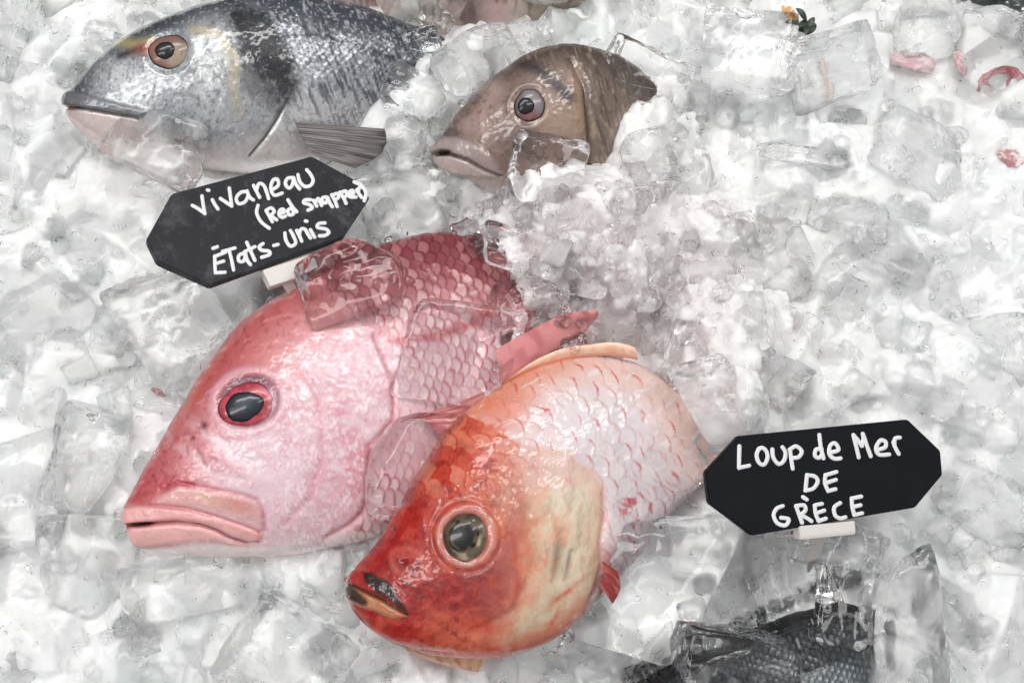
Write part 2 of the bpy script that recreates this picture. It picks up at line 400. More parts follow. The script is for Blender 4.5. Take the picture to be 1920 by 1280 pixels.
# ================================================================== FISH
# ---------- gilt-head bream
def bream():
    f = Fish([((124, 180), (125, 198)), ((131, 172), (134, 230)), ((183, 112), (190, 276)), ((254, 58), (290, 305)), ((330, 25), (390, 318)),
              ((412, 0), (490, 325)), ((500, -14), (590, 314)), ((600, -10), (670, 285)), ((690, 14), (740, 240)), ((770, 42), (800, 185)),
              ((850, 72), (860, 130)), ((900, 88), (905, 110))], z=.012, thick=.040, tail_dip=.012)
    x, y, c = f.px, f.py, f.b / np.abs(f.b).max()
    n1, n2, n3 = fbm(x / 40, y / 40, 1), fbm(x / 9, y / 9, 2), fbm(x / 4, y / 4, 3, 2)
    dt, _, _ = dseg(x, y, [(124, 180), (183, 112), (254, 58), (330, 25), (412, 0), (500, -14), (600, -10), (690, 14), (770, 42), (850, 72), (900, 88)])
    col = np.ones(x.shape + (3,)) * lin((158, 161, 166))
    body = sstep(-25, 25, dseg(x, y, [(430, -40), (505, 60), (545, 150), (520, 240), (470, 300)])[0] * -dseg(x, y, [(430, -40), (505, 60), (545, 150), (520, 240), (470, 300)])[1])
    col = mixc(col, (205, 204, 206), sstep(120, 250, y - .12 * (x - 500)) * body)
    col = mixc(col, (62, 68, 80), (1 - sstep(25, 120 + 25 * n1, dt)) * body * .95)
    # streaks down the flank along the scale rows
    D, rn, U, Vv = scales(f.a + 6 * n1, f.b, 8.5)
    st = vnoise((x - y * .42) / 3.6 + 1.2 * n1, (y + .3 * x) / 30, 7)
    col = mixc(col, (70, 74, 84), body * sstep(.46, .78, st) * (.85 - .45 * sstep(150, 260, y)))
    col = mixc(col, (232, 233, 236), body * sstep(.62, .95, vnoise((x - y * .42) / 3.2, (y + .3 * x) / 9, 9)) * .5)
    col = mixc(col, (70, 74, 84), body * sstep(.58, .8, n3) * .55); col = mixc(col, (240, 240, 242), body * sstep(.66, .86, fbm(x / 5, y / 4, 77, 2)) * .35)
    # head: dark crown, silver cheek, white throat
    hd = 1 - body
    col = mixc(col, (52, 60, 66), hd * (1 - sstep(12, 62 + 30 * n1, dt)) * .95)
    col = mixc(col, (98, 108, 116), hd * sstep(.45, .75, n1) * .45)
    col = mixc(col, (208, 211, 214), hd * blob(x, y, 250, 160, 75, 45, 35) * .8)
    col = mixc(col, (216, 218, 218), hd * blob(x, y, 395, 140, 42, 75) * .8)
    col = mixc(col, (98, 100, 108), hd * sstep(.55, .8, n2) * .55)
    col = mixc(col, (244, 244, 244), hd * sstep(.60, .82, n3) * .28); col = mixc(col, (78, 80, 88), hd * sstep(.60, .80, fbm(x / 4, y / 5, 78, 2)) * .5)
    col = mixc(col, (226, 216, 214), sstep(-20, 45, y - 222 - .30 * np.maximum(x - 240, 0)) * (1 - sstep(480, 560, x)))
    col = mixc(col, (238, 236, 234), blob(x, y, 520, 300, 90, 50))
    # yellow bar between the eyes, gold stripe behind, black shoulder
    dd, _, _ = dseg(x, y, [(228, 82), (262, 92), (292, 90)]); col = mixc(col, (188, 178, 126), np.exp(-(dd / 11) ** 2) * .8)
    dd, _, _ = dseg(x, y, [(232, 112), (262, 103), (300, 96)]); col = mixc(col, (40, 30, 30), np.exp(-(dd / 8) ** 2) * .9)
    col = mixc(col, (160, 92, 82), blob(x, y, 280, 102, 26, 14, 15) * .8)
    dd, _, _ = dseg(x, y, [(371, 67), (415, 78), (446, 125), (442, 170), (455, 225)]); col = mixc(col, (204, 190, 152), np.exp(-(dd / 11) ** 2) * (.1 + .75 * n2) * (1 - .6 * sstep(150, 240, y)))
    sh = sdf(x, y, smooth([(440, 30), (500, 40), (536, 104), (546, 137), (552, 179), (530, 192), (500, 160), (462, 120), (446, 80)]))
    col = mixc(col, (24, 25, 30), sstep(18, -12, sh + 36 * (n2 - .5) + 16 * (n3 - .5)) * .97); col = mixc(col, (150, 150, 152), sstep(6, -10, sh) * sstep(.68, .86, n3) * sstep(80, 150, y) * .6)
    sh2 = sdf(x, y, [(450, 120), (540, 170), (530, 215), (490, 200), (458, 175)])
    col = mixc(col, (62, 54, 54), sstep(12, -14, sh2 + 40 * (n2 - .5)) * .55)
    dd, _, _ = dseg(x, y, [(537, 79), (600, 77), (683, 96), (767, 125), (850, 118)]); col = mixc(col, (44, 48, 58), np.exp(-(dd / 5) ** 2) * .7)
    # mouth
    up = sdf(x, y, smooth([(120, 183), (138, 174), (175, 183), (230, 200), (284, 214), (268, 226), (235, 219), (190, 210), (131, 204)]))
    col = mixc(col, (112, 112, 118), sstep(5, -4, up) * .85)
    col = mixc(col, (232, 213, 210), sstep(-3, 6, y - np.interp(x, [124, 192, 237, 290], [205, 213, 222, 232])) * (1 - sstep(255, 300, x)) * .8)
    dd, _, tt = dseg(x, y, [(124, 203), (150, 205), (192, 212), (237, 221), (268, 228)])
    sl = np.exp(-(dd / 3.2) ** 2); col = mixc(col, (48, 36, 32), sl * .9); col = mixc(col, (120, 80, 40), blob(x, y, 141, 205, 10, 5))
    ge = [(500, 55), (545, 140), (546, 180), (533, 208), (517, 237), (496, 267), (470, 296)]
    dg, sg, _ = dseg(x, y, ge)
    col = mixc(col, (52, 44, 44), np.exp(-(dg / 3) ** 2) * sstep(150, 200, y) * .8)
    dp, sp, _ = dseg(x, y, [(400, 110), (425, 170), (400, 240), (360, 275)])
    f.D += mm(2.2) * sstep(5, -5, up) - mm(2.4) * sl + mm(1.8) * sstep(-8, 3, -dg * sg * -1 * -1) * 0
    f.D += mm(1.6) * np.where(sg > 0, 1, np.exp(-dg / 3)) * sstep(400, 520, x) * 0
    f.D -= mm(1.6) * np.exp(-(dg / 5) ** 2) * sstep(175, 225, y) + mm(.5) * np.exp(-(dp / 6) ** 2)
    f.D += body * mm(.25) * D + mm(.35) * (n2 - .5) + mm(1.6) * (n1 - .5) - mm(2.6) * np.exp(-(rad(x, y, 325, 108, 42, 40)) ** 4)
    f.D += mm(.7) * np.exp(-((rad(x, y, 325, 108, 47, 45) - 1) / .16) ** 2)
    f.col = col; f.gl = np.clip(.35 + .5 * n2 + .2 * body, 0, 1)
    t = thing('gilthead_bream', 'silver grey bream with black shoulder patch and yellow brow, half sunk in ice', 'fish', f.o)
    t_inv = t.location
    b = f.build('body', fish_mat('bream_skin', .26, .8, .06, .3, metal=.4), None); attach(b, t)
    def ec(R, T):
        cc = np.ones(R.shape + (3,)) * lin((142, 118, 106))
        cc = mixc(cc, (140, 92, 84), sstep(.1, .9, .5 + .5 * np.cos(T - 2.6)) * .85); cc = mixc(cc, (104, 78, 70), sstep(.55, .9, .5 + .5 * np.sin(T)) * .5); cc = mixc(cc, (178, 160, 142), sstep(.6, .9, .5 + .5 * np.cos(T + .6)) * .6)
        cc = mixc(cc, (120, 84, 70), sstep(.45, .85, vnoise(T * 3, R * 6, 1)) * .35)
        cc = mixc(cc, (30, 28, 30), sstep(.86, .97, R)); return cc
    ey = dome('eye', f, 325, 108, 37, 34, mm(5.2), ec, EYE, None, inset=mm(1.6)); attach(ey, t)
    pu = dome('pupil', f, 320, 107, 18, 17, mm(2.4), lambda R, T: np.ones(R.shape + (3,)) * lin((16, 18, 22)), EYE, None, lift=mm(2.2)); attach(pu, ey)
    def fc(U, V, x, y):
        r = vnoise(U * 26, V * 2.5, 3); cc = np.ones(U.shape + (3,)) * lin((104, 101, 100)); cc = mixc(cc, (60, 58, 60), sstep(.4, .75, r) * .7); cc = mixc(cc, (150, 148, 146), sstep(.7, 1, U) * .4)
        return mixc(cc, (190, 186, 184), sstep(.5, .9, vnoise(U * 30, V * 3, 8)) * .4)
    p = fin('pectoral_fin', f, [(553, 236), (560, 252), (572, 274), (590, 296)], [(724, 247), (722, 266), (704, 296), (662, 318)], FINM, None, .037, .030, fc, rays=17, ripple=.0004, thick=.0005); attach(p, t)

def attach(o, par):
    """parent keeping the world place (geometry is built in world coordinates)"""
    off = Vector((0, 0, 0)); q = par
    chain = []
    while q is not None: off += q.location; q = q.parent
    o.parent = par; o.location = -off if True else off
    return o
EYE = fish_mat('wet_eye', .34, .38, 0, 0.02); setp(EYE.node_tree.nodes['Principled BSDF'], Coat_Roughness=.05)
for _l in list(EYE.node_tree.links):
    if _l.to_socket.name in ('Normal', 'Coat Normal'): EYE.node_tree.links.remove(_l)
FINM = fish_mat('fin_membrane', .36, .5, .1, .2)

# ---------- brown sea bream
def brown():
    f = Fish([((811, 283), (812, 297)), ((822, 266), (826, 324)), ((858, 212), (875, 348)), ((915, 154), (950, 366)), ((980, 106), (1020, 372)),
              ((1050, 84), (1085, 360)), ((1120, 88), (1140, 332)), ((1175, 112), (1185, 292)), ((1225, 150), (1230, 250)), ((1262, 185), (1264, 218))],
             z=.012, thick=.036, nS=330, nT=300, tail_dip=.02)
    x, y = f.px, f.py
    n1, n2, n3 = fbm(x / 36, y / 36, 11), fbm(x / 8, y / 8, 12), fbm(x / 3.5, y / 3.5, 13, 2)
    dt, _, _ = dseg(x, y, [(811, 283), (822, 266), (858, 212), (915, 154), (980, 106), (1050, 84), (1120, 88), (1175, 112), (1225, 150)])
    ge = [(1070, 120), (1094, 171), (1098, 219), (1101, 255), (1105, 303), (1100, 345)]
    dg, sg, _ = dseg(x, y, ge); body = sstep(-12, 12, -dg * sg)
    nape = [(962, 108), (1010, 139), (1039, 164), (1068, 190)]
    dn, sn, _ = dseg(x, y, nape); beh = sstep(-10, 14, -dn * sn) * sstep(1080, 960, x - .0 * y)
    col = np.ones(x.shape + (3,)) * lin((148, 126, 116))
    col = mixc(col, (122, 108, 98), body * .8)
    col = mixc(col, (128, 112, 92), beh * .7)
    col = mixc(col, (82, 68, 62), (1 - sstep(8, 55 + 30 * n1, dt)) * .85)
    D, rn, U, Vv = scales(f.a, f.b, 8)
    st = vnoise((x - .25 * y) / 5, (y + .2 * x) / 26, 17)
    bb = np.maximum(body, beh)
    col = mixc(col, (84, 70, 62), bb * sstep(.5, .85, st) * .65); col = mixc(col, (182, 164, 146), bb * sstep(.6, .92, vnoise((x - .25 * y) / 4, (y + .2 * x) / 15, 18)) * .55)
    col = mixc(col, (168, 140, 104), blob(x, y, 1085, 215, 16, 70, -8) * .6)
    hd = 1 - bb
    col = mixc(col, (180, 150, 142), hd * blob(x, y, 905, 215, 40, 22, -40) * .75)
    col = mixc(col, (186, 160, 154), hd * blob(x, y, 925, 175, 26, 18, -40) * .7)
    col = mixc(col, (178, 152, 146), hd * blob(x, y, 885, 240, 30, 16, 10) * .8)
    col = mixc(col, (84, 66, 62), hd * sstep(.50, .75, n2 * .6 + n1 * .4) * .6)
    col = mixc(col, (96, 76, 72), hd * blob(x, y, 965, 265, 36, 40) * .65)
    col = mixc(col, (170, 146, 128), hd * blob(x, y, 1045, 235, 32, 40) * .7)
    col = mixc(col, (205, 190, 182), hd * sstep(.68, .9, n3) * .15)
    dd, _, _ = dseg(x, y, [(968, 118), (1010, 141), (1039, 166), (1066, 192)]); col = mixc(col, (52, 40, 44), np.exp(-(dd / 13) ** 2) * .8)
    col = mixc(col, (60, 44, 60), blob(x, y, 1052, 180, 22, 9, 40) * .6)
    col = mixc(col, (56, 40, 34), np.exp(-(dg / 4.5) ** 2) * sstep(150, 185, y) * .85)
    col = mixc(col, (212, 202, 198), sstep(322, 350, y + .12 * (940 - x)) * (1 - sstep(930, 1000, x)) * .7)
    # lips
    up = sdf(x, y, smooth([(806, 282), (822, 268), (846, 262), (884, 270), (918, 294), (940, 324), (938, 332), (915, 322), (880, 302), (846, 291), (818, 291)]))
    col = mixc(col, (162, 144, 142), sstep(4, -3, up) * .95); col = mixc(col, (196, 180, 176), sstep(0, -7, up + 3 * n2) * .35)
    lo = sdf(x, y, smooth([(812, 294), (830, 294), (862, 300), (900, 320), (930, 334), (905, 334), (862, 330), (830, 322)]))
    col = mixc(col, (206, 190, 186), sstep(4, -4, lo) * .85)
    dd, _, _ = dseg(x, y, [(818, 292), (846, 292), (880, 303), (915, 323), (940, 333)]); sl = np.exp(-(dd / 3) ** 2)
    col = mixc(col, (70, 52, 48), sl * .7); col = mixc(col, (50, 28, 16), np.exp(-(rad(x, y, 834, 289, 16, 5.5, -4)) ** 4))
    f.D += mm(2.4) * sstep(5, -4, up) + mm(1.2) * sstep(4, -4, lo) - mm(2.2) * sl - mm(3) * np.exp(-(rad(x, y, 834, 289, 16, 5, -4)) ** 4)
    f.D -= mm(2.0) * np.exp(-(dg / 6) ** 2)
    f.D += mm(1.2) * (n1 - .5) + mm(.35) * (n2 - .5) + bb * mm(.2) * D - mm(2) * np.exp(-(rad(x, y, 992, 208, 32, 34)) ** 4) + mm(.7) * np.exp(-((rad(x, y, 992, 208, 36, 39) - 1) / .16) ** 2)
    f.col = col; f.gl = np.clip(.3 + .5 * n2, 0, 1)
    t = thing('sea_bream', 'brown bream with thick grey lips and dark nape stripe, tail end buried in ice', 'fish', f.o)
    attach(f.build('body', fish_mat('brown_skin', .30, .75, .06, .3, metal=.2), None), t)
    def ec(R, T):
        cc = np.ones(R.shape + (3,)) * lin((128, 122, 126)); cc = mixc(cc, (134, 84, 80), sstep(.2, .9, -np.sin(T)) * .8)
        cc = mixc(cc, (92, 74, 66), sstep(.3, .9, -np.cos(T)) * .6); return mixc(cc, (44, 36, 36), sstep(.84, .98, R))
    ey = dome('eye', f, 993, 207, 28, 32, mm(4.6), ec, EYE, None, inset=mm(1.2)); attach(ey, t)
    attach(dome('pupil', f, 986, 209, 15, 16, mm(2), lambda R, T: np.ones(R.shape + (3,)) * lin((18, 18, 24)), EYE, None, lift=mm(2.3)), ey)

# ---------- pale fish at the far edge
def pale():
    st = [((600, -190), (590, -60)), ((640, -215), (640, -4)), ((720, -235), (722, 22)), ((800, -240), (800, 44)), ((900, -235), (900, 52)), ((1000, -215), (1000, 42)), ((1090, -170), (1092, 12)), ((1180, -120), (1182, -30)), ((1250, -90), (1252, -60))]
    f = Fish(st, z=.004, thick=.036, nS=260, nT=240)
    x, y = f.px, f.py; n1, n2 = fbm(x / 40, y / 40, 21), fbm(x / 7, y / 9, 22)
    col = np.ones(x.shape + (3,)) * lin((214, 196, 192))
    col = mixc(col, (238, 236, 230), blob(x, y, 775, 15, 40, 50))
    col = mixc(col, (150, 126, 122), blob(x, y, 880, 20, 45, 60) * .9); col = mixc(col, (196, 160, 158), blob(x, y, 935, 10, 25, 40) * .8)
    col = mixc(col, (150, 136, 118), sstep(940, 1010, x) * .8)
    col = mixc(col, (96, 80, 78), sstep(.52, .8, vnoise(x / 6, y / 30, 4)) * .6); col = mixc(col, (200, 120, 124), sstep(.6, .8, vnoise(x / 14, y / 40, 5)) * .35 * (x < 760))
    D, rn, U, Vv = scales(f.a, f.b, 11); f.D += mm(.4) * D + mm(1) * (n1 - .5); f.col = col; f.gl = n2
    t = thing('pale_fish', 'pale pinkish fish flank with grey streaks, far edge above the dark-backed bream, under ice', 'fish', f.o)
    attach(f.build('body', fish_mat('pale_skin', .34, .5, .1, .3), None), t)

# ---------- red snapper
def snapper():
    ST = [((233, 962), (240, 990)), ((236, 945), (258, 1022)), ((262, 893), (330, 1036)), ((322, 793), (430, 1044)), ((381, 698), (525, 1042)), ((450, 607), (625, 1026)),
          ((529, 550), (710, 1000)), ((622, 500), (800, 955)), ((722, 458), (890, 890)), ((832, 433), (985, 810)), ((935, 455), (1060, 735)), ((1035, 503), (1110, 680)), ((1115, 550), (1140, 640)), ((1165, 580), (1170, 615))]
    f = Fish(ST, z=.012, thick=.046, nS=560, nT=470, tail_dip=.012)
    x, y = f.px, f.py
    n1, n2, n3 = fbm(x / 60, y / 60, 31), fbm(x / 16, y / 16, 32), fbm(x / 5, y / 5, 33, 2)
    top = [a for a, b in ST]; dt, _, _ = dseg(x, y, top)
    bot = [b for a, b in ST]; db, _, _ = dseg(x, y, bot)
    bl = [(560, 520), (640, 575), (720, 640), (770, 720), (745, 790), (705, 850), (690, 930), (655, 1000)]
    dB, sB, _ = dseg(x, y, bl); body = sstep(-30, 30, -dB * sB)
    col = np.ones(x.shape + (3,)) * lin((233, 196, 204))
    # flank
    col = mixc(col, (196, 112, 118), (1 - sstep(70, 240, dt)) * body)
    col = mixc(col, (132, 50, 58), (1 - sstep(20, 175, dt + 30 * (n1 - .5))) * body * .95)
    # forehead to snout
    hd = 1 - body
    col = mixc(col, (205, 120, 121), hd * (1 - sstep(60, 190 + 40 * n1, dt)))
    col = mixc(col, (182, 84, 88), hd * (1 - sstep(5, 85 + 30 * n1, dt)) * .9)
    col = mixc(col, (196, 84, 70), hd * (1 - sstep(8, 55, dt)) * blob(x, y, 380, 760, 110, 120) * .75)
    col = mixc(col, (206, 130, 128), hd * blob(x, y, 540, 620, 80, 55, -40) * .5)
    col = mixc(col, (196, 90, 98), hd * blob(x, y, 285, 900, 60, 50) * .7)
    # silvery cheek and red flush
    col = mixc(col, (240, 220, 228), hd * blob(x, y, 500, 860, 120, 70, 10) * .7)
    col = mixc(col, (224, 168, 184), hd * blob(x, y, 620, 890, 60, 60) * .65)
    col = mixc(col, (212, 120, 146), hd * blob(x, y, 645, 790, 22, 48) * .5); col = mixc(col, (232, 190, 196), hd * blob(x, y, 600, 690, 60, 80) * .5)
    col = mixc(col, (206, 100, 112), hd * blob(x, y, 672, 880, 22, 70) * .5)
    col = mixc(col, (246, 236, 236), sstep(46, 4, db) * sstep(430, 560, x))
    mot = sstep(.52, .72, n2 * .55 + n3 * .45)
    col = mixc(col, (200, 92, 112), hd * mot * sstep(80, 170, dt) * .32); col = mixc(col, (252, 242, 246), hd * sstep(.62, .82, n3) * sstep(90, 160, dt) * .5)
    # cheek folds above the mouth
    wv = np.sin((x * .62 - y * .9) / 9 + 4 * n2); fold = blob(x, y, 420, 845, 80, 40, 15)
    col = mixc(col, (206, 106, 122), fold * sstep(.2, 1, wv) * .55); col = mixc(col, (250, 238, 242), fold * sstep(.2, 1, -wv) * .5)
    # body scales
    D, rn, U, Vv = scales(f.a + 24 * (n1 - .5) + 4 * (n2 - .5), f.b + 22 * (fbm(x / 70, y / 70, 35) - .5) + 4 * (n2 - .5), 16); amp = .35 + .9 * sstep(.35, .65, fbm(x / 45, y / 45, 36))
    edge = sstep(.62, .97, D) * sstep(-.3, .4, U)
    dark = 1 - sstep(40, 190, dt)
    col = mixc(col, (244, 222, 222), body * (1 - edge) * (.12 + .75 * sstep(.35, .9, rn)) * (1 - .85 * dark)); col = mixc(col, (204, 74, 88), body * edge * amp * (.20 + .45 * _hash(np.round(rn * 9999), 0, 2)) * (1 - .5 * dark))
    col = mixc(col, (96, 34, 42), body * edge * dark * .7); col = mixc(col, (206, 130, 132), body * dark * (1 - edge) * sstep(.4, 1, rn) * .5)
    d2, _, _ = dseg(x, y, [(590, 560), (660, 612), (740, 650), (820, 640), (920, 600)]); col = mixc(col, (196, 66, 76), np.exp(-(d2 / 10) ** 2) * body * .6)
    col = mixc(col, (190, 66, 80), sstep(.6, .8, fbm(x / 24, y / 24, 39)) * sstep(0, 60, 60 - np.abs(dB - 10)) * .5)
    col = mixc(col, (160, 60, 66), hd * sstep(.54, .74, fbm(x / 11, y / 11, 41)) * (1 - sstep(40, 130, dt)) * .45); col = mixc(col, (232, 164, 164), hd * sstep(.56, .76, fbm(x / 26 - y / 40, y / 10 + x / 20, 42)) * (1 - sstep(60, 190, dt)) * .45)
    col = mixc(col, (238, 212, 218), hd * sstep(.5, .7, fbm(x / 34 + y / 50, y / 16 - x / 40, 43)) * sstep(70, 140, dt) * .6)
    for nx_, ny_, nr_ in ((392, 800, 6), (372, 822, 4)): nn = np.exp(-(rad(x, y, nx_, ny_, nr_ * 1.5, nr_)) ** 2); col = mixc(col, (110, 34, 44), nn * .9); f.D -= mm(1.6) * nn
    # small cheek scales
    Dc, rc, Uc, Vc = scales(f.a + 40 * (n1 - .5) + 8 * (n2 - .5), f.b + 34 * (fbm(x / 60, y / 60, 37) - .5) + 8 * (n2 - .5), 9); ca = sstep(.35, .65, fbm(x / 35, y / 35, 38))
    cm = hd * sstep(480, 560, x) * sstep(90, 150, dt)
    ec_ = sstep(.6, .95, Dc) * sstep(-.2, .5, Uc); col = mixc(col, (206, 120, 140), cm * ec_ * .30 * ca); col = mixc(col, (250, 240, 244), cm * (1 - ec_) * sstep(.4, 1, rc) * .45)
    # mouth: maxilla plate, lips, slit
    mx = sdf(x, y, smooth([(315, 922), (350, 907), (400, 915), (460, 926), (488, 938), (498, 960), (499, 985), (488, 996), (465, 978), (415, 962), (360, 948), (300, 944)]))
    col = mixc(col, (226, 178, 178), sstep(12, -10, mx) * (.45 + .6 * n2)); col = mixc(col, (214, 150, 138), sstep(0, -10, mx) * blob(x, y, 455, 940, 50, 18, 15) * .8); col = mixc(col, (216, 186, 158), sstep(0, -8, mx) * blob(x, y, 400, 930, 34, 10, 10) * .5)
    ul = sdf(x, y, smooth([(230, 952), (262, 943), (300, 945), (360, 951), (415, 964), (465, 980), (494, 990), (494, 1008), (478, 1014), (440, 1000), (415, 986), (385, 977), (340, 973), (290, 977), (250, 982), (232, 978)]))
    col = mixc(col, (234, 166, 166), sstep(6, -7, ul) * .95); col = mixc(col, (243, 196, 190), sstep(-2, -12, ul) * .6)
    ll = sdf(x, y, smooth([(246, 990), (290, 982), (340, 977), (385, 982), (415, 992), (440, 1006), (472, 1018), (440, 1016), (400, 1009), (330, 1015), (258, 1024)]))
    col = mixc(col, (240, 184, 182), sstep(6, -7, ll) * .95); col = mixc(col, (240, 190, 186), sstep(-2, -10, ll) * .5)
    col = mixc(col, (246, 230, 228), sstep(-3, 8, y - np.interp(x, [250, 330, 400, 480, 560], [1025, 1018, 1012, 1020, 1030])))
    sp = [(243, 983), (290, 979), (340, 975), (385, 979), (415, 989), (440, 1003), (468, 1014), (488, 1012)]
    ds, _, ts = dseg(x, y, sp); sl = np.exp(-(ds / 3.2) ** 2); col = mixc(col, (150, 64, 66), sl * .75); col = mixc(col, (58, 26, 20), np.exp(-(rad(x, y, 268, 981, 26, 4.5, -4)) ** 4))
    dm, _, _ = dseg(x, y, [(232, 955), (265, 944), (300, 944), (360, 950), (415, 963), (465, 980), (494, 992)]); s2 = np.exp(-(dm / 3.2) ** 2); col = mixc(col, (190, 96, 104), s2 * .5)
    dr, _, _ = dseg(x, y, [(312, 920), (345, 904), (372, 908), (420, 916), (465, 924), (490, 934), (502, 958), (503, 988)]); s3 = np.exp(-(dr / 5) ** 2); col = mixc(col, (186, 44, 70), s3 * (.15 + .5 * n2)); col = mixc(col, (182, 40, 66), np.exp(-(dseg(x, y, [(310, 912), (345, 902), (375, 906)])[0] / 7) ** 2) * .8)
    col = mixc(col, (120, 46, 60), sstep(.60, .72, fbm(x / 9, y / 9, 44)) * blob(x, y, 300, 890, 45, 30) * .6)
    # eye surround
    re = rad(x, y, 476, 757, 60, 50, -10)
    col = mixc(col, (222, 176, 186), np.exp(-((re - 1.12) / .14) ** 2) * .7)
    col = mixc(col, (128, 72, 86), sstep(1.05, .85, re) * .95); col = mixc(col, (214, 178, 190), sstep(1.0, .8, re) * blob(x, y, 520, 765, 18, 40) * .8)
    # relief
    f.D += mm(.9) * sstep(12, -12, mx) + mm(1.7) * sstep(6, -9, ul) + mm(1.5) * sstep(6, -9, ll) - mm(2.4) * sl - mm(1.2) * s2 - mm(.8) * s3 - mm(3) * np.exp(-(rad(x, y, 268, 981, 26, 4, -4)) ** 4)
    f.D += body * amp * mm(.6) * (D ** 2) * sstep(-.6, .5, U) + cm * ca * mm(.22) * Dc ** 2 + hd * mm(.35) * (fbm(x / 14 + y / 30, y / 5 - x / 14, 40) - .5) * sstep(60, 140, dt) + mm(2.4) * (n1 - .5) + mm(.55) * (n2 - .5) + hd * mm(.22) * (n3 - .5)
    f.D += fold * mm(.8) * wv
    gp = [(700, 640), (735, 720), (735, 790), (692, 838), (691, 880), (689, 931), (681, 958), (657, 979), (614, 1006)]
    dg, sg, _ = dseg(x, y, gp); f.D -= mm(1.7) * np.exp(-(dg / 6) ** 2); col = mixc(col, (196, 80, 98), np.exp(-(dg / 4) ** 2) * .55)
    dpo, _, _ = dseg(x, y, [(560, 690), (600, 760), (610, 850), (585, 930), (540, 975)]); f.D -= mm(.6) * np.exp(-(dpo / 8) ** 2); col = mixc(col, (206, 120, 136), np.exp(-(dpo / 6) ** 2) * .35)
    f.D += mm(.9) * np.exp(-((re - 1.1) / .18) ** 2) - mm(2.2) * np.exp(-(re / .95) ** 4)
    f.col = col; f.gl = np.clip(.3 + .45 * n2 + .25 * hd * sstep(100, 180, dt), 0, 1)
    t = thing('red_snapper', 'big red snapper with pink lips and silvery cheek, lying on its side in ice', 'fish', f.o)
    attach(f.build('body', fish_mat('snapper_skin', .32, .55, .12, .35, metal=.12), None), t)
    def ec(R, T):
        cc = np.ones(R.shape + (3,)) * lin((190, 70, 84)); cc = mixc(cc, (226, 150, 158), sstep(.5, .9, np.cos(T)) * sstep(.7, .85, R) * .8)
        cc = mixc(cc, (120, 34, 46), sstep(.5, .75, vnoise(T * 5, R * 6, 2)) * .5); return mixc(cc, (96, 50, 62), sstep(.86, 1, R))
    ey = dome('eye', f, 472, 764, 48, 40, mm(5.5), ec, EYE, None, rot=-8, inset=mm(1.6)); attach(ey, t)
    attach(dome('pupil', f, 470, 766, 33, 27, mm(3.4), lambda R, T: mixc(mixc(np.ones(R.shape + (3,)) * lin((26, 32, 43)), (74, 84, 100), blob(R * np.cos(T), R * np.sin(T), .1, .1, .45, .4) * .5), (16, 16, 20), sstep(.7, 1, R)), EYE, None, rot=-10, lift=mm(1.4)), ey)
    def fc(U, V, x, y):
        r = vnoise(U * 14, V * 2, 3); cc = np.ones(U.shape + (3,)) * lin((214, 136, 136)); cc = mixc(cc, (178, 84, 90), sstep(.45, .8, r) * .7); return mixc(cc, (236, 180, 178), V * .25)
    attach(fin('pectoral_fin', f, [(740, 800), (770, 790), (800, 800), (820, 830)], [(900, 740), (890, 770), (870, 800), (850, 840)], FINM, None, .046, .036, fc, rays=7), t)
    attach(fin('dorsal_fin', f, [(915, 668), (975, 634), (1035, 606), (1094, 597)], [(925, 735), (1000, 678), (1062, 645), (1100, 606)], FINM, None, .050, .044, fc, rays=4, ripple=.0003, thick=.002), t)

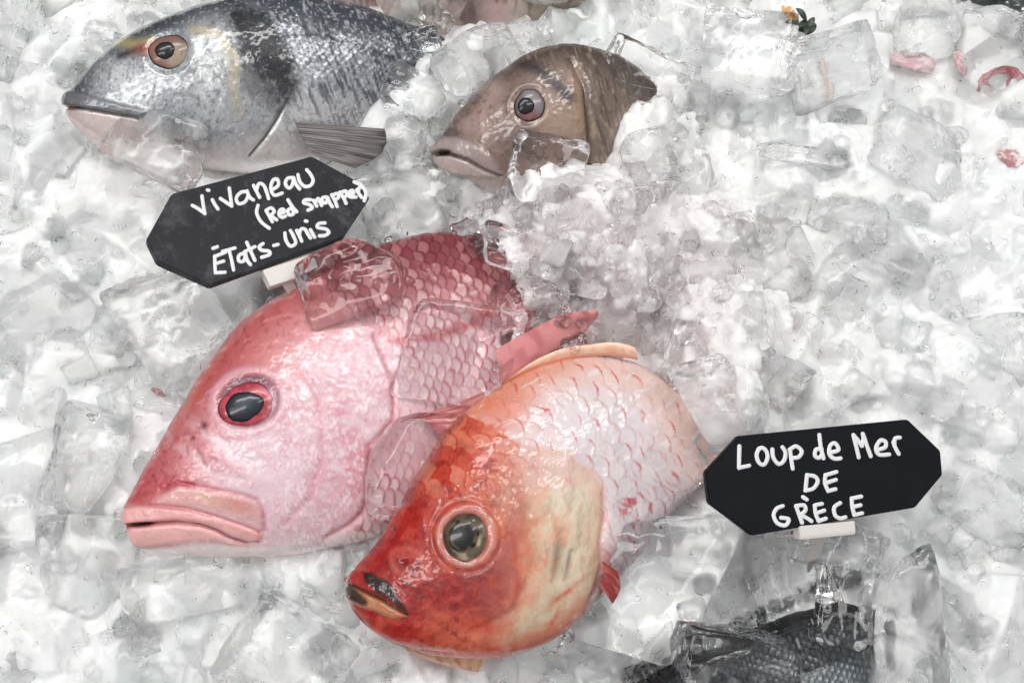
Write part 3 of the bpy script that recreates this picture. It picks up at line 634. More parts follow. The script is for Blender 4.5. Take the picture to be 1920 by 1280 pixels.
# ---------- tilapia
def tilapia():
    ST = [((655, 1090), (654, 1106)), ((666, 1066), (660, 1142)), ((702, 1023), (700, 1184)), ((740, 960), (765, 1217)), ((795, 870), (850, 1232)), ((862, 781), (935, 1232)),
          ((942, 719), (1025, 1203)), ((1035, 680), (1100, 1150)), ((1120, 668), (1165, 1080)), ((1200, 680), (1222, 1015)), ((1262, 722), (1272, 955)), ((1318, 790), (1320, 905)), ((1350, 830), (1352, 862))]
    f = Fish(ST, z=.032, thick=.040, nS=520, nT=440, tail_dip=.012)
    x, y = f.px, f.py
    n1, n2, n3 = fbm(x / 55, y / 55, 51), fbm(x / 15, y / 15, 52), fbm(x / 5, y / 5, 53, 2)
    top = [a for a, b in ST]; bot = [b for a, b in ST]; dt, _, _ = dseg(x, y, top); db, _, _ = dseg(x, y, bot)
    ge = [(905, 800), (985, 850), (1050, 862), (1101, 884), (1126, 919), (1130, 963), (1122, 1017), (1127, 1056), (1116, 1100), (1100, 1132), (1060, 1180)]
    dg, sg, _ = dseg(x, y, ge); body = sstep(-12, 12, -dg * sg + 46 * (n2 - .5) * sstep(1120, 1040, x))
    ax = (x * .80 - y * .60)                                              # along the head axis, snout to tail
    col = np.ones(x.shape + (3,)) * lin((222, 150, 122))
    # flank
    col = mixc(col, (228, 218, 220), body * .97); col = mixc(col, (232, 198, 188), body * (1 - sstep(30, 100, dt)) * .8); col = mixc(col, (228, 130, 80), body * (1 - sstep(5, 60, dt + 50 * (n2 - .5))) * sstep(1180, 960, x) * .7)
    col = mixc(col, (236, 206, 196), body * sstep(1180, 1280, x) * (1 - sstep(40, 160, dt)) * .7)
    # nape
    nap = sstep(120, 30, dseg(x, y, [(790, 880), (862, 785), (942, 730)])[0]) * (1 - body)
    col = mixc(col, (232, 152, 116), nap * .8); col = mixc(col, (222, 108, 70), blob(x, y, 945, 790, 55, 70, 40) * .75)
    # head reds
    hd = 1 - body
    col = mixc(col, (206, 92, 68), hd * sstep(1010, 850, x + .35 * (y - 900)) * .9)
    col = mixc(col, (178, 36, 38), hd * blob(x, y, 745, 1030, 85, 105, -40) * .98); col = mixc(col, (196, 62, 46), hd * blob(x, y, 770, 960, 50, 70, 35) * .8)
    col = mixc(col, (178, 42, 48), hd * blob(x, y, 855, 1115, 85, 38, 8) * .85); col = mixc(col, (190, 52, 50), hd * blob(x, y, 720, 1150, 70, 45, 30) * .9)
    col = mixc(col, (172, 62, 62), hd * blob(x, y, 905, 1075, 40, 60) * .55)
    # cream gill cover
    cr_ = sdf(x, y, smooth([(985, 905), (1040, 880), (1095, 895), (1122, 930), (1122, 1000), (1118, 1080), (1095, 1125), (1050, 1170), (980, 1200), (940, 1215), (960, 1140), (1000, 1080), (1000, 990)]))
    col = mixc(col, (222, 209, 184), hd * sstep(40, -44, cr_ + 50 * (n2 - .5)) * .93); col = mixc(col, (233, 224, 208), hd * blob(x, y, 1060, 930, 55, 45) * .5)
    col = mixc(col, (210, 184, 168), hd * blob(x, y, 950, 940, 30, 40) * .7); col = mixc(col, (214, 176, 170), hd * blob(x, y, 1010, 890, 40, 30) * .5)
    col = mixc(col, (150, 134, 118), hd * blob(x, y, 1042, 1040, 11, 42, 6) * .8); col = mixc(col, (120, 112, 104), hd * blob(x, y, 1063, 1055, 5, 26, 8) * .7)
    for (bx, by, rx, ry, rt, s_) in ((968, 1095, 7, 26, 4, .9), (965, 1040, 5, 20, 2, .6), (1055, 1110, 36, 6, -38, .8), (1035, 1160, 22, 6, -60, .7), (1060, 905, 9, 9, 0, .8), (1000, 880, 6, 22, -20, .6), (920, 1215, 14, 9, 0, .8), (905, 1170, 50, 12, 10, .7), (960, 1010, 5, 16, 0, .5)):
        col = mixc(col, (206, 78, 52), blob(x, y, bx, by, rx, ry, rt) * s_ * (.5 + n2))
    col = mixc(col, (226, 202, 198), blob(x, y, 1015, 862, 85, 45, 28) * (.35 + 1.1 * n2) * .85); col = mixc(col, (180, 44, 44), hd * blob(x, y, 745, 1160, 75, 40, 25) * .7)
    col = mixc(col, (186, 120, 118), hd * blob(x, y, 960, 985, 26, 70, 8) * .4)
    m1 = fbm(x / 13, y / 13, 60); m2 = fbm(x / 26 + y / 70, y / 20, 61)
    col = mixc(col, (146, 26, 34), hd * sstep(.56, .66, m1) * sstep(1010, 880, x + .2 * (y - 1000)) * .5); col = mixc(col, (222, 126, 104), hd * sstep(.55, .64, m2) * sstep(1040, 860, x) * .42); col = mixc(col, (176, 112, 116), hd * sstep(.5, .62, fbm(x / 34, y / 34, 62)) * blob(x, y, 925, 1070, 60, 90) * .6)
    col = mixc(col, (206, 120, 92), hd * sstep(.57, .66, fbm(x / 10 + y / 40, y / 24, 63)) * blob(x, y, 1030, 1030, 90, 150) * .38); col = mixc(col, (188, 168, 140), hd * sstep(.54, .68, fbm(x / 9, y / 30, 64)) * blob(x, y, 1060, 1010, 70, 130) * .5)
    # throat
    col = mixc(col, (214, 128, 108), hd * sstep(40, 8, db) * sstep(760, 900, x) * .8); col = mixc(col, (196, 70, 60), hd * sstep(40, 6, db) * sstep(800, 720, x) * .7)
    mot = sstep(.5, .75, n2 * .5 + n3 * .5); col = mixc(col, (150, 30, 36), hd * mot * sstep(980, 800, x) * .5); col = mixc(col, (150, 36, 50), hd * sstep(.5, .75, fbm(x / 30 + y / 60, y / 14 - x / 40, 59)) * blob(x, y, 850, 1090, 110, 80) * .6); col = mixc(col, (232, 150, 120), hd * sstep(.62, .8, n1) * .35)
    # big scales: nape outlines and red dashes on the flank
    aa, bb = x * .86 - y * .50 + 34 * (n1 - .5) + 5 * (n2 - .5), x * .50 + y * .86 + 30 * (fbm(x / 80, y / 80, 55) - .5) + 5 * (n2 - .5); amp = .2 + .9 * sstep(.4, .68, fbm(x / 50, y / 50, 56))
    D, rn, U, Vv = scales(aa, bb, 27)
    sc = np.maximum(body, sstep(170, 60, dseg(x, y, [(800, 870), (862, 785), (942, 730)])[0]) * sstep(740, 800, x) * sstep(960, 900, y))
    edge = sstep(.78, .98, D) * sstep(0, .5, U)
    col = mixc(col, (206, 70, 46), sc * (1 - body) * edge * (.45 + .5 * amp))
    col = mixc(col, (240, 190, 164), sc * (1 - body) * (1 - edge) * rn * .5)
    dash = sstep(.78, .97, D) * sstep(.35, .8, U) * sstep(.6, .1, np.abs(Vv)) * sstep(.35, .75, rn * .65 + n2 * .5)
    wht = sstep(30, 150, dt)
    col = mixc(col, (208, 66, 62), body * dash * .85); col = mixc(col, (196, 96, 80), body * edge * .22 * amp)
    col = mixc(col, (206, 198, 210), body * wht * (1 - edge) * rn * .35); col = mixc(col, (243, 240, 244), body * sstep(.6, .85, fbm(aa / 30, bb / 8, 57)) * .5)
    col = mixc(col, (200, 60, 74), body * sstep(.62, .74, fbm(aa / 7, bb / 26, 58)) * blob(x, y, 1190, 960, 60, 110, 15) * .8)
    col = mixc(col, (164, 40, 40), body * blob(x, y, 1132, 1080, 14, 50, 5)); 
    col = np.clip(col, 0, 1) ** (1 + .36 * hd * sstep(1080, 900, x))[..., None]
    # lips
    ul = sdf(x, y, smooth([(655, 1082), (672, 1068), (700, 1070), (735, 1090), (765, 1120), (776, 1142), (755, 1138), (725, 1118), (697, 1106), (661, 1096)]))
    col = mixc(col, (170, 48, 44), sstep(5, -5, ul) * .8)
    bk = sdf(x, y, smooth([(690, 1072), (712, 1078), (745, 1100), (772, 1140), (758, 1134), (735, 1116), (712, 1104), (696, 1090)]))
    col = mixc(col, (26, 16, 16), sstep(6, -4, bk + 10 * (n2 - .5)) * .96)
    ll = sdf(x, y, smooth([(652, 1098), (664, 1094), (697, 1111), (729, 1125), (765, 1147), (745, 1152), (712, 1142), (682, 1134), (656, 1122)]))
    col = mixc(col, (196, 140, 100), sstep(5, -4, ll) * .8)
    b2 = sdf(x, y, smooth([(654, 1098), (668, 1100), (694, 1122), (690, 1130), (668, 1124), (656, 1116)])); col = mixc(col, (40, 28, 20), sstep(6, -4, b2 + 8 * (n2 - .5)) * .95)
    sp = [(654, 1094), (670, 1097), (697, 1110), (729, 1124), (768, 1147)]
    ds, _, _ = dseg(x, y, sp); sl = np.exp(-(ds / 2.6) ** 2); col = mixc(col, (44, 18, 14), sl * .85)
    dc, _, _ = dseg(x, y, [(664, 1150), (705, 1190), (760, 1215), (850, 1222)]); 
    re = rad(x, y, 877, 1006, 50, 52, 0); r2 = rad(x, y, 877, 1006, 38, 42, 0)
    col = mixc(col, (214, 158, 146), np.exp(-((re - .95) / .14) ** 2) * (.2 + .9 * n2)); col = mixc(col, (196, 92, 74), np.exp(-((re - 1.22) / .06) ** 2) * .5); col = mixc(col, (120, 84, 66), sstep(1.08, .95, r2))
    nos = rad(x, y, 764, 1052, 7, 5); col = mixc(col, (130, 26, 26), np.exp(-(nos) ** 2) * .8); col = mixc(col, (222, 120, 104), np.exp(-((rad(x, y, 775, 1056, 38, 24, 30) - 1) / .2) ** 2) * .4)
    # relief
    f.D += mm(1.8) * sstep(6, -6, ul) + mm(1.6) * sstep(5, -6, ll) - mm(2.6) * sl - mm(1.0) * np.exp(-(nos) ** 2) - mm(1.6) * np.exp(-(dc / 6) ** 2)
    f.D -= mm(2.6) * np.exp(-(dg / 6) ** 2) * sstep(1080, 1122, x) * sstep(890, 960, y)
    f.D += sc * mm(.5) * amp * D ** 2 * sstep(-.4, .6, U) + mm(2.6) * (n1 - .5) + mm(.4) * (n2 - .5) + hd * mm(.14) * (n3 - .5)
    f.D += mm(1.1) * np.exp(-((re - .98) / .17) ** 2) - mm(2.0) * np.exp(-(r2 / .95) ** 4) - mm(.7) * np.exp(-((re - 1.25) / .09) ** 2)
    dpo, _, _ = dseg(x, y, [(930, 900), (985, 960), (1000, 1060), (965, 1140), (890, 1180)]); f.D -= mm(1.1) * np.exp(-(dpo / 9) ** 2)
    f.D -= mm(1.4) * (np.exp(-(dseg(x, y, [(1050, 1000), (1040, 1085)])[0] / 9) ** 2) + np.exp(-(dseg(x, y, [(1066, 1035), (1058, 1085)])[0] / 5) ** 2))
    f.col = col; f.gl = np.clip(.35 + .5 * n2, 0, 1)
    t = thing('tilapia', 'orange and white tilapia with red head and black lips, resting against the red snapper', 'fish', f.o)
    attach(f.build('body', fish_mat('tilapia_skin', .32, .6, .16, .3), None), t)
    def ec(R, T):
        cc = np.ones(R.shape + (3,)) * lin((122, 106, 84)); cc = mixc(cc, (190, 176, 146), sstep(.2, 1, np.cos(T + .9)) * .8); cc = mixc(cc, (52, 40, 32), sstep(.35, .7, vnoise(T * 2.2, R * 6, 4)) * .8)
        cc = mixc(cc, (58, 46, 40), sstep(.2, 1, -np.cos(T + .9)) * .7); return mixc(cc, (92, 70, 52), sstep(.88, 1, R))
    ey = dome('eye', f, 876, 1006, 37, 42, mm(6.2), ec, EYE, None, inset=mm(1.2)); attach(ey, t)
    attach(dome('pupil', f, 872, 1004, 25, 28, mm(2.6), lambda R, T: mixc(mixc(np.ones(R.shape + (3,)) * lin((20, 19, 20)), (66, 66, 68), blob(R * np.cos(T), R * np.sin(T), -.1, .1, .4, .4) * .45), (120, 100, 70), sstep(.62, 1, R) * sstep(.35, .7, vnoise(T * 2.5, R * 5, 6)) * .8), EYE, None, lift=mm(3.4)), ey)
    def fd(U, V, x, y):
        cc = np.ones(U.shape + (3,)) * lin((238, 198, 174)); cc = mixc(cc, (222, 112, 72), sstep(.35, 0, V) * .7); cc = mixc(cc, (226, 150, 118), sstep(.5, .85, vnoise(U * 30, V * 2, 6)) * .5); return cc
    attach(fin('dorsal_fin', f, [(930, 730), (1000, 694), (1070, 674), (1140, 668), (1195, 676)], [(956, 712), (1000, 680), (1050, 658), (1105, 649), (1150, 645), (1188, 654)], FINM, None, .004, .008, fd, rays=22, ripple=.0004, thick=.0006), t)
    def fp(U, V, x, y):
        cc = np.ones(U.shape + (3,)) * lin((206, 160, 128)); return mixc(cc, (170, 104, 84), sstep(.45, .8, vnoise(U * 12, V * 2, 7)) * .6)
    attach(fin('pelvic_fin', f, [(745, 1205), (800, 1222), (850, 1226), (915, 1226)], [(770, 1228), (815, 1244), (862, 1256), (896, 1262)], FINM, None, -.004, -.010, fp, rays=8), t)
    def fq(U, V, x, y):
        cc = np.ones(U.shape + (3,)) * lin((150, 58, 54)); return mixc(cc, (204, 120, 110), sstep(.45, .8, vnoise(U * 12, V * 2, 9)) * .6)
    attach(fin('pectoral_fin', f, [(1122, 1050), (1124, 1070), (1118, 1095)], [(1152, 1070), (1156, 1100), (1142, 1128)], FINM, None, .030, .026, fq, rays=6), t)

# ---------- dark sea bass at the near edge
def bass():
    ST = [((960, 1440), (985, 1470)), ((1050, 1375), (1110, 1520)), ((1180, 1286), (1270, 1540)), ((1300, 1222), (1410, 1520)), ((1440, 1166), (1540, 1470)), ((1545, 1136), (1640, 1420)), ((1590, 1135), (1670, 1360)), ((1632, 1150), (1690, 1280)), ((1655, 1165), (1680, 1215))]
    f = Fish(ST, z=.010, thick=.038, nS=330, nT=260, tail_dip=.008)
    x, y = f.px, f.py; n1, n2 = fbm(x / 40, y / 40, 61), fbm(x / 9, y / 9, 62)
    top = [a for a, b in ST]; dt, _, _ = dseg(x, y, top)
    col = np.ones(x.shape + (3,)) * lin((112, 118, 124)); col = mixc(col, (38, 42, 47), (1 - sstep(30, 150, dt)))
    col = mixc(col, (20, 21, 24), (1 - sstep(6, 26, dt)))
    D, rn, U, Vv = scales(f.a + 6 * n1, f.b, 9.5); edge = sstep(.6, .95, D)
    sc = sstep(20, 44, dt); col = mixc(col, (120, 126, 130), sc * (1 - edge) * (.2 + .45 * rn)); col = mixc(col, (20, 22, 25), sc * edge * .75)
    f.D += sc * mm(.6) * D ** 2 + mm(1) * (n1 - .5) - mm(1.2) * np.exp(-((dt - 24) / 6) ** 2)
    f.col = col; f.gl = np.clip(.4 + .5 * n2, 0, 1)
    t = thing('sea_bass', 'dark grey scaled fish back with a black ridge, showing at the near edge beneath ice', 'fish', f.o)
    attach(f.build('body', fish_mat('bass_skin', .3, .6, .03, .3, metal=.2), None), t)

# ---------- dark fish cut by the far corner
def corner_fish():
    f = Fish([((1700, -150), (1705, -60)), ((1760, -190), (1765, -8)), ((1820, -200), (1830, 18)), ((1890, -200), (1895, 20)), ((1960, -180), (1962, 0)), ((2020, -130), (2022, -60))], z=.004, thick=.03, nS=120, nT=120)
    n2 = fbm(f.px / 9, f.py / 9, 71); f.col = mixc(np.ones(f.px.shape + (3,)) * lin((52, 60, 62)), (112, 120, 118), sstep(.5, .8, n2)); D, rn, U, Vv = scales(f.a, f.b, 9); f.D += mm(.4) * D
    t = thing('dark_fish', 'dark green grey fish belly showing at the far corner above cloudy ice', 'fish', f.o)
    attach(f.build('body', fish_mat('dark_skin', .3, .5, .03, .3), None), t)
bream(); brown(); pale(); corner_fish(); snapper(); tilapia(); bass()

# ================================================================== SIGNS
BOARD = plain('black_board', (15, 17, 23), rough=.5, noise=.25, Specular_IOR_Level=.25)
PAINT = plain('white_paint_pen', (236, 236, 238), rough=.5, noise=.05)
PLAST = plain('white_plastic', (226, 220, 216), rough=.35)
def scuffed_board():
    m, n, l, b = nodes('scuffed_board'); t = n.new('ShaderNodeTexCoord')
    z = n.new('ShaderNodeTexNoise'); z.inputs['Scale'].default_value = 45; z.inputs['Detail'].default_value = 8; z.inputs['Roughness'].default_value = .7
    r = n.new('ShaderNodeValToRGB'); r.color_ramp.elements[0].position = .52; r.color_ramp.elements[1].position = .78
    r.color_ramp.elements[0].color = (*lin((36, 37, 42)), 1); r.color_ramp.elements[1].color = (*lin((92, 92, 97)), 1)
    l.new(t.outputs['Object'], z.inputs['Vector']); l.new(z.outputs['Fac'], r.inputs[0]); l.new(r.outputs[0], b.inputs['Base Color']); setp(b, Roughness=.55, Specular_IOR_Level=.3)
    w = n.new('ShaderNodeTexWave'); w.inputs['Scale'].default_value = 26; w.inputs['Distortion'].default_value = .4; w.bands_direction = 'X'
    bp = n.new('ShaderNodeBump'); bp.inputs['Strength'].default_value = .10; bp.inputs['Distance'].default_value = .001
    l.new(t.outputs['Object'], w.inputs['Vector']); l.new(w.outputs['Fac'], bp.inputs['Height']); l.new(bp.outputs[0], b.inputs['Normal']); return m
def stroke(pts, r, o, n, lift, nsub=7):
    """one pen stroke: a flattened rounded tube following traced points, lying on the board"""
    p = np.array(pts, float)
    if len(p) == 1: p = np.array([p[0] - [1.2, .3], p[0] + [1.2, .3]])
    q = catmull(p, max((len(p) - 1) * nsub + 1, 4)) if len(p) > 2 else np.linspace(p[0], p[1], 6)
    d = np.gradient(q, axis=0); d /= np.linalg.norm(d, axis=1, keepdims=True) + 1e-9
    k = 6; cap = np.sin(np.linspace(.12, 1, k) * math.pi / 2)
    ext0 = [q[0] - d[0] * r * math.cos(math.asin(c)) for c in cap[:-1]]; ext1 = [q[-1] + d[-1] * r * math.cos(math.asin(c)) for c in cap[:-1][::-1]]
    Q = np.array(ext0 + list(q) + ext1); Dd = np.array([d[0]] * (k - 1) + list(d) + [d[-1]] * (k - 1)); R = np.r_[cap[:-1], np.ones(len(q)), cap[:-1][::-1]] * r
    s = np.linspace(0, 60, len(Q)); R = R * (1 + .10 * (vnoise(s * .25 + p[0, 0], s * 0 + p[0, 1], 5) - .5))
    nv = np.c_[-Dd[:, 1], Dd[:, 0]]
    th = np.linspace(0, 2 * math.pi, 12, endpoint=False)
    px = Q[:, None, :] + nv[:, None, :] * (R[:, None] * np.cos(th))[..., None]
    P = on_plane(px[..., 0], px[..., 1], o, n) + n * (lift + .0005 * (R / r)[:, None] * np.sin(th))[..., None]
    m, t = P.shape[:2]
    i, j = np.meshgrid(np.arange(m - 1), np.arange(t), indexing='ij'); j2 = (j + 1) % t
    return P.reshape(-1, 3), np.stack([i * t + j, (i + 1) * t + j, (i + 1) * t + j2, i * t + j2], -1).reshape(-1, 4)
def sign(label, outline, words, zs, ox, oy, pr, centre, z, nrm, thick, clip, stem):
    o = at(*centre, z); n = unit(nrm)
    conv = lambda pts: [(ox + a / zs, oy + b / zs) for a, b in pts]
    t = thing('price_sign', label, 'sign', o)
    P = on_plane(*np.array(conv(outline)).T, o, n)
    bm = bmesh.new(); vs = [bm.verts.new(p) for p in P]; f = bm.faces.new(vs); bm.normal_update()
    if f.normal @ Vector(n) < 0: f.normal_flip()
    ex = bmesh.ops.extrude_face_region(bm, geom=[f]); vv = [v for v in ex['geom'] if isinstance(v, bmesh.types.BMVert)]
    for v in vv: v.co -= Vector(n) * thick
    bmesh.ops.recalc_face_normals(bm, faces=bm.faces)
    bmesh.ops.bevel(bm, geom=bm.edges[:], offset=.0007, segments=2, affect='EDGES')
    me = bpy.data.meshes.new('board'); bm.to_mesh(me); bm.free()
    attach(obj('board', me, scuffed_board() if thick > .005 else BOARD), t)
    for w in words:
        Vs, Fs, k = [], [], 0
        for st in w:
            v, fc = stroke(conv(st), pr, o, n, .0001); Vs.append(v); Fs.append(fc + k); k += len(v)
        attach(obj('lettering', mesh_np('lettering', np.concatenate(Vs), np.concatenate(Fs)), PAINT), t)
    # plastic clip gripping the lower edge, with a spike down into the ice
    (ax, ay), (bx, by), wd_ = clip
    A, B = on_plane(ax, ay, o, n) , on_plane(bx, by, o, n)
    u = unit(B - A); dn = np.cross(n, u); dn = dn if dn @ UPV < 0 else -dn
    prof = [(.0004, .0004), (wd_ * K * .75, .0008), (wd_ * K, .0002), (wd_ * K, -.0075), (wd_ * K * .75, -.0085), (-.006, -.0085), (-.006, -thick - .0006), (.0010, -thick - .0006), (.0010, -.0006)]
    prof = [(a, b) for a, b in prof]
    bm = bmesh.new()
    ra = [bm.verts.new(A + dn * a + n * b) for a, b in prof]; rb = [bm.verts.new(B + dn * a + n * b) for a, b in prof]
    m = len(prof)
    for q in range(m): bm.faces.new((ra[q], ra[(q + 1) % m], rb[(q + 1) % m], rb[q]))
    bm.faces.new(ra); bm.faces.new(rb[::-1]); bmesh.ops.recalc_face_normals(bm, faces=bm.faces)
    bmesh.ops.bevel(bm, geom=bm.edges[:], offset=.0004, segments=2, affect='EDGES')
    me = bpy.data.meshes.new('clip'); bm.to_mesh(me); bm.free(); cl = attach(obj('clip', me, PLAST), t)
    c0 = A + (B - A) * stem + dn * wd_ * K * .7 - n * .0045
    down = unit(dn * .55 + np.array([0, 0, -1.0])); bm = bmesh.new()
    sx_ = u * .004; sy_ = unit(np.cross(u, down)) * .0018; rings = []
    for k_, (dl, w_) in enumerate(((-.003, 1), (.035, .9), (.055, .25))):
        rings.append([bm.verts.new(c0 + down * dl + sx_ * a * w_ + sy_ * b * w_) for a, b in ((1, 1), (-1, 1), (-1, -1), (1, -1))])
    for r0, r1 in zip(rings, rings[1:]):
        for q in range(4): bm.faces.new((r0[q], r0[(q + 1) % 4], r1[(q + 1) % 4], r1[q]))
    bm.faces.new(rings[0]); bm.faces.new(rings[-1]); bmesh.ops.recalc_face_normals(bm, faces=bm.faces)
    me = bpy.data.meshes.new('spike'); bm.to_mesh(me); bm.free(); attach(obj('spike', me, PLAST), t)

view0 = unit(CAM)
W1 = [[(430, 450), (480, 478), (530, 515)], [(530, 515), (518, 450), (507, 375)], [(590, 405), (612, 445), (635, 478)], [(556, 328)], [(655, 395), (700, 425), (745, 455)], [(745, 455), (735, 380), (725, 312)],
      [(868, 340), (820, 345), (782, 390), (800, 435), (850, 422), (876, 372), (868, 335)], [(868, 338), (890, 385), (918, 405)], [(920, 290), (945, 340), (968, 385)], [(945, 325), (962, 277), (1000, 288), (1025, 345), (1040, 395)],
      [(1075, 322), (1118, 288), (1110, 242), (1075, 250), (1058, 310), (1085, 368), (1148, 352)], [(1235, 228), (1190, 235), (1175, 278), (1205, 312), (1232, 280), (1240, 228)], [(1240, 228), (1258, 278), (1288, 318)],
      [(1275, 205), (1290, 260), (1330, 298), (1375, 290), (1396, 250), (1375, 200), (1345, 165)]]
W2 = [[(955, 450), (945, 510), (980, 580), (1045, 632)], [(1020, 490), (1045, 535), (1070, 580)], [(1020, 490), (1060, 470), (1085, 500), (1050, 535)], [(1058, 532), (1105, 565)], [(1130, 515), (1165, 502), (1155, 480), (1130, 490), (1125, 525), (1150, 545), (1175, 535)],
      [(1225, 470), (1195, 490), (1205, 525), (1240, 515), (1230, 470)], [(1195, 405), (1230, 460), (1265, 500)], [(1375, 405), (1330, 407), (1322, 430), (1370, 445), (1390, 470), (1355, 488)], [(1400, 410), (1425, 455)], [(1415, 428), (1435, 395), (1450, 420), (1465, 450)],
      [(1510, 385), (1475, 387), (1470, 417), (1500, 430), (1515, 390)], [(1515, 390), (1530, 430), (1550, 460)], [(1545, 365), (1570, 410), (1588, 458)], [(1550, 370), (1590, 355), (1600, 385), (1572, 405)], [(1610, 345), (1640, 390), (1660, 433)], [(1615, 350), (1655, 335), (1665, 370), (1638, 388)],
      [(1690, 368), (1720, 353), (1710, 330), (1685, 345), (1690, 380), (1738, 383)], [(1745, 325), (1765, 360), (1785, 385)], [(1757, 345), (1762, 312), (1782, 305)], [(1725, 262), (1785, 292), (1818, 350), (1806, 412)]]
W3 = [[(595, 793), (630, 780)], [(610, 855), (610, 920), (615, 988)], [(608, 858), (650, 842), (692, 826)], [(615, 915), (680, 895)], [(615, 988), (690, 984)], [(672, 818), (770, 790)], [(725, 812), (745, 890), (760, 965)], [(850, 832), (805, 847), (802, 892), (840, 895), (857, 840)], [(855, 835), (870, 890), (895, 922)],
      [(865, 745), (895, 810), (930, 888)], [(845, 822), (930, 780)], [(995, 755), (965, 780), (985, 808), (1040, 815), (1048, 842), (985, 865)], [(1082, 770), (1115, 762)], [(1170, 670), (1180, 730), (1215, 775), (1257, 750), (1237, 690), (1215, 652)], [(1265, 650), (1290, 700), (1305, 735)], [(1285, 690), (1297, 642), (1330, 640), (1355, 680), (1375, 710)],
      [(1375, 645), (1395, 680), (1408, 703)], [(1340, 575)], [(1490, 590), (1442, 595), (1432, 625), (1500, 640), (1522, 668), (1490, 690), (1447, 693)]]
sign('long black octagonal sign lettered for red snapper, clipped upright above the red fish', [(62, 718), (265, 355), (1385, 55), (1745, 250), (1850, 390), (1640, 700), (575, 1085), (150, 895)], [W1, W2, W3], 4.267, 260, 280, 3.5, (480, 415), .062,
     unit(view0 + RGT * .42 + UPV * .36), .0085, ((492, 505), (588, 474), 34), .35)
X1 = [[(345, 265), (343, 350), (342, 428)], [(342, 426), (418, 410)], [(492, 282), (474, 332), (492, 388), (530, 402), (556, 352), (546, 300), (515, 276), (488, 288)], [(592, 288), (600, 350), (640, 398), (680, 370), (690, 312), (668, 272)], [(725, 290), (735, 370), (745, 433)], [(722, 290), (770, 265), (812, 302), (790, 345), (742, 352)],
      [(945, 180), (955, 270), (976, 355)], [(962, 285), (920, 290), (912, 335), (942, 352), (968, 322)], [(1025, 312), (1088, 292), (1062, 242), (1025, 262), (1020, 322), (1055, 357), (1103, 355)], [(1240, 348), (1220, 262), (1200, 183)], [(1200, 180), (1235, 222), (1265, 262)], [(1262, 262), (1275, 210), (1270, 172)], [(1272, 175), (1302, 262), (1330, 340)],
      [(1378, 292), (1438, 272), (1440, 232), (1402, 222), (1370, 278), (1392, 327), (1468, 326)], [(1500, 235), (1517, 280), (1540, 322)], [(1507, 262), (1512, 208), (1548, 200)]]
X2 = [[(852, 480), (846, 540), (840, 595)], [(852, 480), (912, 492), (932, 530), (900, 580), (840, 597)], [(990, 480), (987, 540), (1010, 600)], [(990, 482), (1072, 457)], [(995, 540), (1068, 516)], [(1010, 600), (1065, 586)]]
X3 = [[(822, 645), (850, 664)], [(670, 712), (625, 732), (602, 782), (630, 840), (690, 857), (715, 812), (658, 800)], [(770, 712), (790, 770), (815, 838)], [(770, 712), (830, 707), (840, 745), (798, 782)], [(805, 782), (850, 802), (885, 826)], [(910, 708), (917, 770), (940, 825)], [(912, 706), (963, 696)], [(925, 766), (980, 746)], [(940, 825), (993, 806)],
      [(1100, 690), (1057, 722), (1062, 780), (1100, 805), (1140, 796)], [(1187, 655), (1192, 720), (1207, 780)], [(1187, 656), (1258, 641)], [(1195, 720), (1253, 706)], [(1207, 780), (1265, 766)]]
sign('black octagonal sign lettered for sea bass, standing in the ice beyond the orange tilapia', [(92, 460), (340, 190), (1610, 65), (1855, 300), (1870, 480), (1665, 725), (440, 935), (118, 692)], [X1, X2, X3], 4.0, 1300, 770, 3.9, (1540, 895), .075,
     unit(view0 + RGT * .30 + UPV * .06), .0048, ((1498, 984), (1602, 974), 24), .45)

